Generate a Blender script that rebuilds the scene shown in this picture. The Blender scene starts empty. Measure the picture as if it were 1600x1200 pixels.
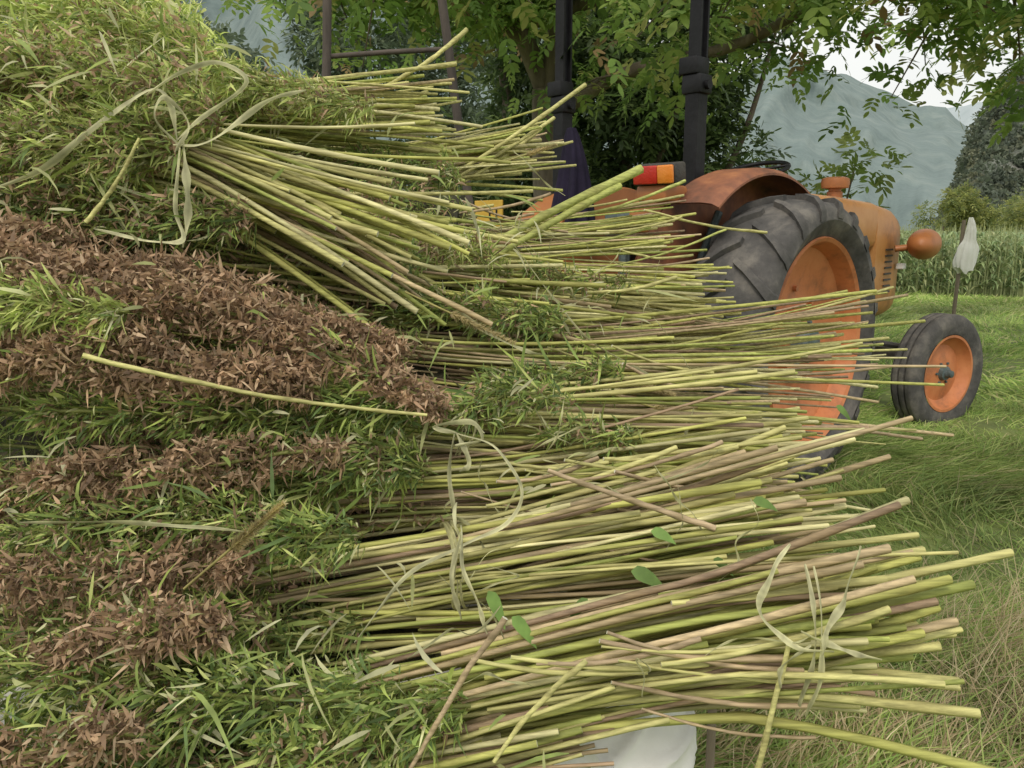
import bpy, math, random, bmesh
import numpy as np
from mathutils import Vector, Matrix
rng = np.random.default_rng(7)
random.seed(7)
scene = bpy.context.scene
col = scene.collection
R = math.radians

# ------------------------------------------------------------------ materials
def new_mat(name):
    m = bpy.data.materials.new(name); m.use_nodes = True
    nt = m.node_tree; nt.nodes.clear()
    return m, nt, nt.nodes, nt.links

def leaf_mat(name, transl=0.3, rough=0.6, var=0.35, scale=25.0, stretch=(1, 1, 1), spec=.35, bump=0):
    m, nt, N, L = new_mat(name)
    out = N.new('ShaderNodeOutputMaterial')
    att = N.new('ShaderNodeAttribute'); att.attribute_name = 'Col'
    tc = N.new('ShaderNodeTexCoord')
    mp = N.new('ShaderNodeMapping'); mp.inputs['Scale'].default_value = stretch
    L.new(tc.outputs['Object'], mp.inputs['Vector'])
    no = N.new('ShaderNodeTexNoise'); no.inputs['Scale'].default_value = scale; no.inputs['Detail'].default_value = 4
    L.new(mp.outputs[0], no.inputs['Vector'])
    mr = N.new('ShaderNodeMapRange'); mr.inputs[1].default_value = .3; mr.inputs[2].default_value = .7
    mr.inputs[3].default_value = 1 - var; mr.inputs[4].default_value = 1 + var
    L.new(no.outputs['Fac'], mr.inputs[0])
    mul = N.new('ShaderNodeVectorMath'); mul.operation = 'SCALE'
    L.new(att.outputs['Color'], mul.inputs[0]); L.new(mr.outputs[0], mul.inputs['Scale'])
    p = N.new('ShaderNodeBsdfPrincipled'); p.inputs['Roughness'].default_value = rough
    p.inputs['Specular IOR Level'].default_value = spec
    L.new(mul.outputs[0], p.inputs['Base Color'])
    if bump:
        b = N.new('ShaderNodeBump'); b.inputs['Strength'].default_value = bump; b.inputs['Distance'].default_value = .002
        L.new(no.outputs['Fac'], b.inputs['Height']); L.new(b.outputs[0], p.inputs['Normal'])
    if transl > 0:
        t = N.new('ShaderNodeBsdfTranslucent'); L.new(mul.outputs[0], t.inputs['Color'])
        mx = N.new('ShaderNodeMixShader'); mx.inputs[0].default_value = transl
        L.new(p.outputs[0], mx.inputs[1]); L.new(t.outputs[0], mx.inputs[2]); L.new(mx.outputs[0], out.inputs[0])
    else:
        L.new(p.outputs[0], out.inputs[0])
    return m

def noise_mat(name, stops, scale=5, rough=.7, bump=.2, detail=8, metallic=0, bscale=None, stretch=(1,1,1), dist=0.0, bdist=.02, spec=.5):
    m, nt, N, L = new_mat(name)
    out = N.new('ShaderNodeOutputMaterial')
    tc = N.new('ShaderNodeTexCoord')
    mp = N.new('ShaderNodeMapping'); mp.inputs['Scale'].default_value = stretch
    L.new(tc.outputs['Object'], mp.inputs['Vector'])
    no = N.new('ShaderNodeTexNoise'); no.inputs['Scale'].default_value = scale; no.inputs['Detail'].default_value = detail
    no.inputs['Roughness'].default_value = .65
    no.inputs['Distortion'].default_value = dist
    L.new(mp.outputs[0], no.inputs['Vector'])
    cr = N.new('ShaderNodeValToRGB'); L.new(no.outputs['Fac'], cr.inputs[0])
    el = cr.color_ramp.elements
    while len(el) > 1: el.remove(el[-1])
    el[0].position = stops[0][0]; el[0].color = (*stops[0][1], 1)
    for s in stops[1:]:
        e = el.new(s[0]); e.color = (*s[1], 1)
    p = N.new('ShaderNodeBsdfPrincipled'); p.inputs['Roughness'].default_value = rough; p.inputs['Metallic'].default_value = metallic
    p.inputs['Specular IOR Level'].default_value = spec
    L.new(cr.outputs[0], p.inputs['Base Color'])
    if bump > 0:
        n2 = N.new('ShaderNodeTexNoise'); n2.inputs['Scale'].default_value = bscale or scale * 4; n2.inputs['Detail'].default_value = 6
        L.new(mp.outputs[0], n2.inputs['Vector'])
        b = N.new('ShaderNodeBump'); b.inputs['Strength'].default_value = bump; b.inputs['Distance'].default_value = bdist
        L.new(n2.outputs['Fac'], b.inputs['Height']); L.new(b.outputs[0], p.inputs['Normal'])
    L.new(p.outputs[0], out.inputs[0])
    return m

M_hemp = leaf_mat('hemp_leaf', .3, .62, .3, 30)
M_stem = leaf_mat('hemp_stem', 0.0, .6, .32, 14, (1, 16, 16), .22, .6)
M_walnut = leaf_mat('walnut_leaf', .5, .5, .3, 3)
M_grass = leaf_mat('grass_blade', .35, .6, .3, 2)
M_corn = leaf_mat('corn_leaf', .3, .6, .3, 2)
M_orange = noise_mat('orange_paint', [(0.25, (.18, .075, .04)), (.42, (.38, .14, .045)), (.75, (.50, .19, .06))], 4, .5, .1)
M_hood = noise_mat('hood_paint', [(0.25, (.24, .11, .045)), (.45, (.46, .21, .065)), (.8, (.56, .29, .11))], 5, .45, .08)
M_rim = noise_mat('rim_paint', [(0.3, (.26, .11, .05)), (.5, (.54, .19, .07)), (.8, (.64, .27, .11))], 6, .6, .15)
M_rust = noise_mat('rusty_fender', [(0.3, (.08, .04, .025)), (.5, (.24, .09, .045)), (.7, (.42, .17, .07))], 5, .6, .2)
M_tyre = noise_mat('tyre_rubber', [(0.3, (.035, .035, .033)), (.5, (.085, .08, .075)), (.75, (.22, .20, .17))], 6, .9, .35)
M_black = noise_mat('black_steel', [(0.3, (.005, .005, .006)), (.7, (.014, .014, .016))], 8, .5, .15, spec=.25)
M_engine = noise_mat('engine_dark', [(0.3, (.02, .02, .02)), (.7, (.07, .06, .05))], 12, .6, .3)
M_hub = noise_mat('hub_grey', [(0.3, (.05, .07, .07)), (.7, (.13, .17, .17))], 12, .5, .3)
M_bark = noise_mat('bark', [(0.3, (.07, .055, .04)), (.55, (.18, .145, .11)), (.75, (.28, .24, .19))], 6, .9, .8, stretch=(1, 1, .25))
M_oldwood = noise_mat('old_wood', [(0.3, (.035, .028, .022)), (.6, (.10, .08, .065))], 8, .85, .5, stretch=(1, 1, .15))
M_post = noise_mat('pale_wood', [(0.3, (.16, .12, .09)), (.6, (.30, .25, .19))], 8, .85, .5, stretch=(1, 1, .15))
M_cloth = noise_mat('navy_cloth', [(0.3, (.010, .008, .018)), (.7, (.026, .02, .045))], 6, .85, .2, spec=.2)
M_white = noise_mat('white_sack', [(0.2, (.66, .64, .58)), (.45, (.82, .81, .77)), (.8, (.88, .87, .85))], 5, .7, .5, bscale=7, dist=1.5, bdist=.03)
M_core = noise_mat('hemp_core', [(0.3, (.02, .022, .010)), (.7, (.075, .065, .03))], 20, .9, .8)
M_red = noise_mat('red_lens', [(0.3, (.42, .02, .012)), (.7, (.55, .035, .02))], 30, .25, .2)
M_amber = noise_mat('amber_lens', [(0.3, (.70, .20, .02)), (.7, (.80, .27, .04))], 30, .25, .2)
M_yellow = noise_mat('yellow_plate', [(0.3, (.50, .30, .03)), (.7, (.62, .40, .06))], 10, .5, .05)
M_ground = noise_mat('ground_soil_grass', [(0.3, (.08, .10, .03)), (.45, (.13, .17, .045)), (.6, (.18, .22, .06)), (.75, (.25, .22, .11))], 1.2, .95, .6, bscale=30)
M_mtn = noise_mat('haze_tinted_forest_slope', [(0.3, (.135, .18, .175)), (.5, (.17, .22, .21)), (.7, (.225, .27, .25))], .02, 1, .6, 14, bscale=.04, bdist=10)  # distance haze is painted in: forest colours shifted to blue-grey
M_mtn2 = noise_mat('far_haze_tinted_slope', [(0.3, (.34, .40, .41)), (.7, (.41, .46, .47))], .01, 1, .4, 12, bscale=.02, bdist=12)  # far ridge: stronger haze mixed straight into the base colour
M_cliff = noise_mat('wooded_cliff', [(0.3, (.08, .10, .08)), (.5, (.12, .145, .11)), (.62, (.20, .20, .175)), (.75, (.27, .26, .24))], .12, 1, .8, 12, bscale=.8)  # cliff tones lightened a little to paint in haze

# ------------------------------------------------------------------ mesh helpers
def unit(a):
    a = np.asarray(a, float)
    return a / (np.linalg.norm(a, axis=-1, keepdims=True) + 1e-9)

class Geo:
    def __init__(s): s.v = []; s.q = []; s.t = []; s.c = []; s.n = 0
    def add(s, v, q=None, t=None, c=None):
        v = np.asarray(v, float).reshape(-1, 3)
        s.v.append(v)
        if q is not None and len(q): s.q.append(np.asarray(q, int).reshape(-1, 4) + s.n)
        if t is not None and len(t): s.t.append(np.asarray(t, int).reshape(-1, 3) + s.n)
        if c is None: c = np.ones((len(v), 3)) * .5
        c = np.asarray(c, float)
        if c.ndim == 1: c = np.tile(c, (len(v), 1))
        s.c.append(c); s.n += len(v)
    def mesh(s, name, mat, smooth=True):
        me = bpy.data.meshes.new(name)
        v = np.concatenate(s.v)
        q = np.concatenate(s.q) if s.q else np.zeros((0, 4), int)
        t = np.concatenate(s.t) if s.t else np.zeros((0, 3), int)
        me.vertices.add(len(v)); me.vertices.foreach_set('co', v.astype(np.float32).ravel())
        nl = q.size + t.size
        me.loops.add(nl)
        me.loops.foreach_set('vertex_index', np.concatenate([q.ravel(), t.ravel()]).astype(np.int32))
        me.polygons.add(len(q) + len(t))
        ls = np.concatenate([np.arange(len(q)) * 4, q.size + np.arange(len(t)) * 3]).astype(np.int32)
        me.polygons.foreach_set('loop_start', ls)
        me.polygons.foreach_set('use_smooth', np.full(len(q) + len(t), smooth))
        me.update(calc_edges=True)
        a = me.attributes.new('Col', 'FLOAT_COLOR', 'POINT')
        c = np.concatenate(s.c).clip(0, 1); c = np.concatenate([c, np.ones((len(c), 1))], 1)
        a.data.foreach_set('color', c.astype(np.float32).ravel())
        me.materials.append(mat)
        me.validate()
        return me

def obj(name, data, parent=None, label=None, category=None, group=None, kind=None):
    o = bpy.data.objects.new(name, data); col.objects.link(o)
    if parent is not None: o.parent = parent
    if label: o['label'] = label
    if category: o['category'] = category
    if group: o['group'] = group
    if kind: o['kind'] = kind
    return o

def leaflets(g, P, D, S, Bn, L, W, C, prof=(.25, 1, .75, .06), ts=(0, .35, .7, 1), c_tip=1.0):
    n = len(P); L = L.reshape(n, 1); W = W.reshape(n, 1)
    rows = []; cols = []
    for k, t in enumerate(ts):
        c = P + D * L * t + Bn * L * t * t
        rows.append(c - S * W * prof[k] * .5); rows.append(c + S * W * prof[k] * .5)
        f = 1 + (c_tip - 1) * t
        cols += [C * f, C * f]
    m = len(ts) * 2
    V = np.stack(rows, 1).reshape(-1, 3); CC = np.stack(cols, 1).reshape(-1, 3)
    base = (np.arange(n) * m)[:, None]
    q = []
    for k in range(len(ts) - 1):
        a = 2 * k; q.append(np.concatenate([base + a, base + a + 1, base + a + 3, base + a + 2], 1))
    g.add(V, np.concatenate(q), None, CC)

def tube(g, pts, rad, sides=6, C=None, cap=None):
    pts = np.asarray(pts, float); n = len(pts)
    rad = np.ones(n) * rad if np.isscalar(rad) else np.asarray(rad, float)
    T = unit(np.gradient(pts, axis=0))
    up = np.array([0, 0, 1.]) if abs(T[0][2]) < .8 else np.array([0, 1., 0])
    A = unit(np.cross(T, up)); B = np.cross(T, A)
    an = np.arange(sides) / sides * 2 * math.pi
    V = pts[:, None, :] + rad[:, None, None] * (np.cos(an)[None, :, None] * A[:, None, :] + np.sin(an)[None, :, None] * B[:, None, :])
    V = V.reshape(-1, 3)
    q = []
    for i in range(n - 1):
        for j in range(sides):
            k = (j + 1) % sides
            q.append((i * sides + j, i * sides + k, (i + 1) * sides + k, (i + 1) * sides + j))
    if C is None: C = np.ones((n, 3)) * .5
    C = np.asarray(C, float)
    if C.ndim == 1: C = np.tile(C, (n, 1))
    g.add(V, q, None, np.repeat(C, sides, axis=0))
    cc = C[0] if cap is None else cap
    for ring in (0, n - 1):
        rv = V[ring * sides:(ring + 1) * sides]
        vv = np.concatenate([rv, pts[ring:ring + 1]])
        g.add(vv, None, [(j, (j + 1) % sides, sides) for j in range(sides)], np.concatenate([np.tile(cc, (sides, 1)), [np.array(cc) * .6]]))

def catmull(pts, n=8):
    pts = [np.array(p, float) for p in pts]
    P = [2 * pts[0] - pts[1]] + pts + [2 * pts[-1] - pts[-2]]
    out = []
    for i in range(1, len(P) - 2):
        for k in range(n):
            t = k / n
            out.append(.5 * ((2 * P[i]) + (-P[i - 1] + P[i + 1]) * t + (2 * P[i - 1] - 5 * P[i] + 4 * P[i + 1] - P[i + 2]) * t * t + (-P[i - 1] + 3 * P[i] - 3 * P[i + 1] + P[i + 2]) * t ** 3))
    out.append(P[-2]); return np.array(out)

def ribbon(g, pts, w, C, twist=1.0):
    c = catmull(pts, 8); n = len(c)
    c = c + np.stack([fbm(np.linspace(0, n * .25, n), np.full(n, random.random() * 9), 1, 2, k + 3) for k in range(3)], 1) * [.004, .002, .004]
    T = unit(np.gradient(c, axis=0))
    base = unit(np.cross(T, np.array([.1, -1, .15])))
    nrm = np.cross(T, base)
    ph = random.random() * 6
    a = np.sin(np.linspace(0, 9 * twist, n) + ph) * 1.3 * twist
    S = base * np.cos(a)[:, None] + nrm * np.sin(a)[:, None]
    ww = w * (1 - .7 * np.abs(np.linspace(-1, 1, n)) ** 3) * (.8 + .2 * np.sin(np.linspace(0, 20, n) + ph)) * .5
    up = np.cross(S, T) * (w * .16)
    V = np.stack([c - S * ww[:, None], c + up, c + S * ww[:, None]], 1).reshape(-1, 3)
    q = []
    for i in range(n - 1):
        for k in range(2): q.append((3 * i + k, 3 * i + k + 1, 3 * i + k + 4, 3 * i + k + 3))
    cc = np.array(C) * (1 + rng.normal(0, .10, (n, 1)))
    g.add(V, q, None, np.repeat(cc, 3, axis=0) * np.tile([1.05, .75, .95], n)[:, None])

def box(g, lo, hi, C=None, bev=0.0):
    bm = bmesh.new(); bmesh.ops.create_cube(bm, size=1)
    lo = np.array(lo, float); hi = np.array(hi, float)
    for v in bm.verts: v.co = Vector(lo + (np.array(v.co) + .5) * (hi - lo))
    if bev > 0: bmesh.ops.bevel(bm, geom=list(bm.edges), offset=bev, segments=2, affect='EDGES', profile=.5)
    bmesh.ops.triangulate(bm, faces=[f for f in bm.faces if len(f.verts) > 4])
    bm.verts.index_update()
    q = [[v.index for v in f.verts] for f in bm.faces if len(f.verts) == 4]
    t = [[v.index for v in f.verts] for f in bm.faces if len(f.verts) == 3]
    g.add([tuple(v.co) for v in bm.verts], q, t, C); bm.free()

def lathe(g, prof, centre, seg=64, axis='y', C=None):
    an = np.arange(seg) / seg * 2 * math.pi
    V = []
    for r, a in prof:
        if axis == 'y': V.append(np.stack([r * np.cos(an), np.full(seg, a), r * np.sin(an)], 1))
        elif axis == 'x': V.append(np.stack([np.full(seg, a), r * np.cos(an), r * np.sin(an)], 1))
        else: V.append(np.stack([r * np.cos(an), r * np.sin(an), np.full(seg, a)], 1))
    V = np.concatenate(V) + np.array(centre)
    q = []
    for i in range(len(prof) - 1):
        for j in range(seg):
            k = (j + 1) % seg; q.append((i * seg + j, i * seg + k, (i + 1) * seg + k, (i + 1) * seg + j))
    g.add(V, q, None, C)

def fbm(x, y, s=1.0, o=4, seed=0):
    r = np.random.default_rng(seed); z = np.zeros_like(x, dtype=float)
    for i in range(o):
        for _ in range(4):
            a = r.random() * 6.283; f = s * 2 ** i * (.7 + .6 * r.random()); p = r.random() * 6.28
            z += np.sin((x * math.cos(a) + y * math.sin(a)) * f + p) * .5 ** i * .25
    return z

# ------------------------------------------------------------------ camera / world / light
cam_d = bpy.data.cameras.new('camera'); cam = bpy.data.objects.new('camera', cam_d); col.objects.link(cam)
cam.location = (0, 0, 1.25); cam.rotation_euler = (R(79), 0, 0)
cam_d.lens = 28; cam_d.sensor_width = 36; cam_d.clip_start = .05; cam_d.clip_end = 6000
scene.camera = cam
scene.view_settings.view_transform = 'Standard'; scene.view_settings.look = 'None'; scene.view_settings.exposure = 0

w = bpy.data.worlds.new('World'); scene.world = w; w.use_nodes = True
N = w.node_tree.nodes; L = w.node_tree.links; N.clear()
sky = N.new('ShaderNodeTexSky'); sky.sky_type = 'NISHITA'; sky.sun_disc = False
sky.sun_elevation = R(50); sky.sun_rotation = R(200); sky.air_density = 1.5; sky.dust_density = 5; sky.ozone_density = .6
sc = N.new('ShaderNodeVectorMath'); sc.operation = 'SCALE'; sc.inputs['Scale'].default_value = .11
L.new(sky.outputs[0], sc.inputs[0])
tcw = N.new('ShaderNodeTexCoord')
now = N.new('ShaderNodeTexNoise'); now.inputs['Scale'].default_value = 2.2; now.inputs['Detail'].default_value = 6
L.new(tcw.outputs['Generated'], now.inputs['Vector'])
crw = N.new('ShaderNodeValToRGB'); L.new(now.outputs['Fac'], crw.inputs[0])
crw.color_ramp.elements[0].position = .3; crw.color_ramp.elements[0].color = (.76, .78, .77, 1)
crw.color_ramp.elements[1].position = .7; crw.color_ramp.elements[1].color = (.95, .94, .90, 1)
mx = N.new('ShaderNodeMixRGB'); mx.inputs[0].default_value = .85
L.new(sc.outputs[0], mx.inputs[1]); L.new(crw.outputs[0], mx.inputs[2])
bg = N.new('ShaderNodeBackground'); bg.inputs[1].default_value = 1.2
L.new(mx.outputs[0], bg.inputs[0]); wo = N.new('ShaderNodeOutputWorld'); L.new(bg.outputs[0], wo.inputs[0])
sd = bpy.data.lights.new('sun', 'SUN'); sd.energy = 1.5; sd.angle = R(16); sd.color = (1, .93, .82)
so = bpy.data.objects.new('sun', sd); col.objects.link(so)
so.rotation_euler = (R(40), R(0), R(-20))

# ------------------------------------------------------------------ ground, mountains
GZ = .02
def ground_z(x, y):
    return GZ + .02 * fbm(x, y, .8, 3, 3)
g = Geo()
xs = np.concatenate([[-3000, -600, -100, -30], np.linspace(-10, 20, 121), [40, 100, 600, 3000]])
ys = np.concatenate([[-300, -30, -5], np.linspace(-1, 20, 85), [30, 60, 150, 500, 3000]])
X, Y = np.meshgrid(xs, ys); Z = ground_z(X, Y)
nx = len(xs); ny = len(ys)
idx = np.arange(nx * ny).reshape(ny, nx)
q = np.stack([idx[:-1, :-1], idx[:-1, 1:], idx[1:, 1:], idx[1:, :-1]], -1).reshape(-1, 4)
g.add(np.stack([X, Y, Z], -1), q)
obj('ground', g.mesh('ground', M_ground), kind='structure', label='grassy farm field with mown patches', category='ground')

def ridge(name, mat, D0, D1, kx, ks, amp, seed, label, rows=40, ncol=300):
    r = np.linspace(kx[0], kx[-1], ncol)
    T = np.linspace(0, 1, rows)
    RR, TT = np.meshgrid(r, T); SS = np.interp(RR, kx, ks)
    D = D0 + (D1 - D0) * TT
    H = SS * D1 * TT ** .9
    H += (fbm(RR * 30, TT * 4, 1, 5, seed)) * amp * D1 * np.clip(SS, 0, .3) * np.sin(np.clip(TT, 0, 1) * math.pi * .5)
    D = D + fbm(RR * 25, TT * 5, 1, 4, seed + 5) * (D1 - D0) * .12
    X = RR * D; Z = H
    idx = np.arange(rows * ncol).reshape(rows, ncol)
    q = np.stack([idx[:-1, :-1], idx[:-1, 1:], idx[1:, 1:], idx[1:, :-1]], -1).reshape(-1, 4)
    gg = Geo(); gg.add(np.stack([X, D, Z], -1), q)
    obj(name, gg.mesh(name, mat), kind='structure', label=label, category='mountain')
    return np.stack([X, D, Z], -1)
ridge('mountain', M_mtn, 500, 1500, [-1.6, -.5, -.2, 0, .2, .34, .40, .46, .52, .56, .60, .8, 1.1], [.3, .34, .3, .27, .2, .17, .172, .165, .145, .11, .03, .0, .0], .09, 11, 'haze-tinted blue green forested mountain slope', 60, 420)
ridge('mountain', M_mtn2, 1700, 3000, [-.2, .3, .45, .55, .62, .75, 1.3], [.1, .11, .12, .155, .15, .15, .2], .12, 21, 'distant mountain ridge with pale haze tint in its colour')
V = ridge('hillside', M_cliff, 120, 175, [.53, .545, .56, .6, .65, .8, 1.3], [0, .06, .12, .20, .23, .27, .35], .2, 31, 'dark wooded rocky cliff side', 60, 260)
V = V.reshape(-1, 3); V = V[(V[:, 2] > .5) & (V[:, 0] / V[:, 1] < .8)]
nb = 1900; cen_ = V[rng.integers(0, len(V), nb)] + rng.normal(0, .6, (nb, 3)); cen_ = cen_[fbm(cen_[:, 0] * .25, cen_[:, 2] * .3, 1, 3, 9) > -.3]; nb = len(cen_)
cr_ = rng.uniform(.5, 1.1, nb); ct_ = np.array([[.11, .135, .10], [.135, .165, .115], [.17, .19, .13], [.22, .23, .15]])[rng.choice(4, nb, p=[.3, .35, .25, .1])]  # crown tints lifted and cooled, so distance haze sits in the leaf colour
k = 36; d_ = unit(rng.normal(0, 1, (nb * k, 3)) + [0, -.3, .5]); P = np.repeat(cen_, k, 0) + d_ * np.repeat(cr_, k)[:, None]
D = unit(d_ + rng.normal(0, .6, d_.shape)); n = len(P); g = Geo()
leaflets(g, P, D, unit(np.cross(D, rng.normal(0, 1, (n, 3)))), np.zeros((n, 3)), rng.uniform(.3, .8, n), rng.uniform(.3, .6, n), np.repeat(ct_, k, 0) * rng.uniform(.8, 1.2, (n, 1)), prof=(.5, 1, .8, .1))
obj('hillside_forest', g.mesh('hillside_forest', M_grass), kind='stuff', label='dark green woodland covering the cliff', category='forest')

# ------------------------------------------------------------------ hemp bundles
BRN = np.array([[.40, .27, .165], [.30, .195, .12], [.50, .37, .24], [.21, .14, .09]])
GRN = np.array([[.21, .29, .075], [.32, .39, .10], [.45, .49, .17], [.14, .21, .07], [.57, .57, .32]])
def frame(T):
    T = unit(T); up = np.array([0, 0, 1.])
    A = unit(np.cross(T, up)); B = np.cross(A, T)
    return T, A, B

def make_plume(C, rad, n, brown, bright, pal):
    g = Geo(); m = len(C); n = int(n * (3.3 if brown > .5 else 2.8))
    u = rng.random(n) * (m - 1.001)
    th = rng.random(n) * 6.283
    nt = 20; ph = rng.random() * 2
    tt = u / (m - 1) * nt + ph
    cl = fbm(np.cos(th) * 2.0 + tt * .9, np.sin(th) * 2.0 + tt * .35, 1.2, 3, int(rng.integers(1, 999)))
    kp = rng.random(n) < np.clip(.72 + 2.2 * cl, .12, 1)
    u = u[kp]; th = th[kp]; tt = tt[kp]; cl = cl[kp]; n = len(u)
    i = u.astype(int); f = (u - i)[:, None]
    P = C[i] * (1 - f) + C[i + 1] * f
    T = unit(C[i + 1] - C[i]); A = unit(np.cross(T, [0, 0, 1.])); B = np.cross(A, T)
    rd = A * np.cos(th)[:, None] + B * np.sin(th)[:, None]
    t = u / (m - 1)
    pr = rad * (np.sin(np.clip(t, 0, 1) * math.pi * .80 + .45)) ** .7 * (1 + (.6 if brown > .5 else .85) * cl)
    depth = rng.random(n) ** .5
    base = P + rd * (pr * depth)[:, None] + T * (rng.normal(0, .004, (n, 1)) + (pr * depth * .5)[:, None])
    tb = fbm(tt * .8, np.full(n, rng.random() * 50), 1, 2, 5)
    isb = rng.random(n) < np.clip(brown + tb * .30 + (cl > .15) * (brown > .02) * .12, 0, 1)
    D = unit(T * rng.uniform(.1, 1.2, (n, 1)) + rd * rng.uniform(.2, 1.0, (n, 1)) + rng.normal(0, .36, (n, 3)))
    Db = unit(rng.normal(0, 1, (n, 3)) + rd * .5 + T * .4); D = np.where(isb[:, None], Db, D)
    S = unit(np.cross(D, rng.normal(0, 1, (n, 3))))
    pg = np.array([.30, .32, .18, .12, .08]) if pal is None else np.array(pal)
    cc = GRN[rng.choice(5, n, p=pg / pg.sum())]; cb = BRN[rng.choice(4, n, p=[.38, .27, .23, .12])]
    c = np.where(isb[:, None], cb, cc) * bright * (1 + rng.normal(0, .14, (n, 1))).clip(.6, 1.4)
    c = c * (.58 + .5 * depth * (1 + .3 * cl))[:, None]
    big = rng.random(n) < .06
    Ls = np.where(isb, rng.uniform(.0045, .012, n), np.where(big, rng.uniform(.030, .055, n), rng.uniform(.009, .026, n)))
    Ws = np.where(isb, rng.uniform(.003, .0065, n), np.where(big, rng.uniform(.0045, .007, n), rng.uniform(.0024, .0046, n)))
    Bn = rng.normal(0, .38, (n, 3)) + np.array([0, 0, -.25]); Bn[isb] += rng.normal(0, .8, (isb.sum(), 3))
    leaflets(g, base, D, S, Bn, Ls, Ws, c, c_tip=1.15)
    tube(g, C, .0028, 5, np.array([.25, .27, .08]))
    return g

def stem_curve_mesh(pts, r, colr, name='stem', taper=.68):
    g = Geo(); n = len(pts)
    cs = np.tile(np.array(colr), (n, 1)) * (1 + .16 * np.sin(np.linspace(0, 5, n) + rng.random() * 6))[:, None]
    rr = np.full(n, r) * np.linspace(taper, 1.05, n)
    for k in range(2 + rng.integers(0, 3), n - 1, 4):
        rr[k] *= 1.22; cs[k] = cs[k] * .62 + np.array([.07, .055, .02])
    tube(g, pts, rr, 6, cs, cap=np.array([.84, .81, .64]))
    return g.mesh(name, M_stem)

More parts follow.
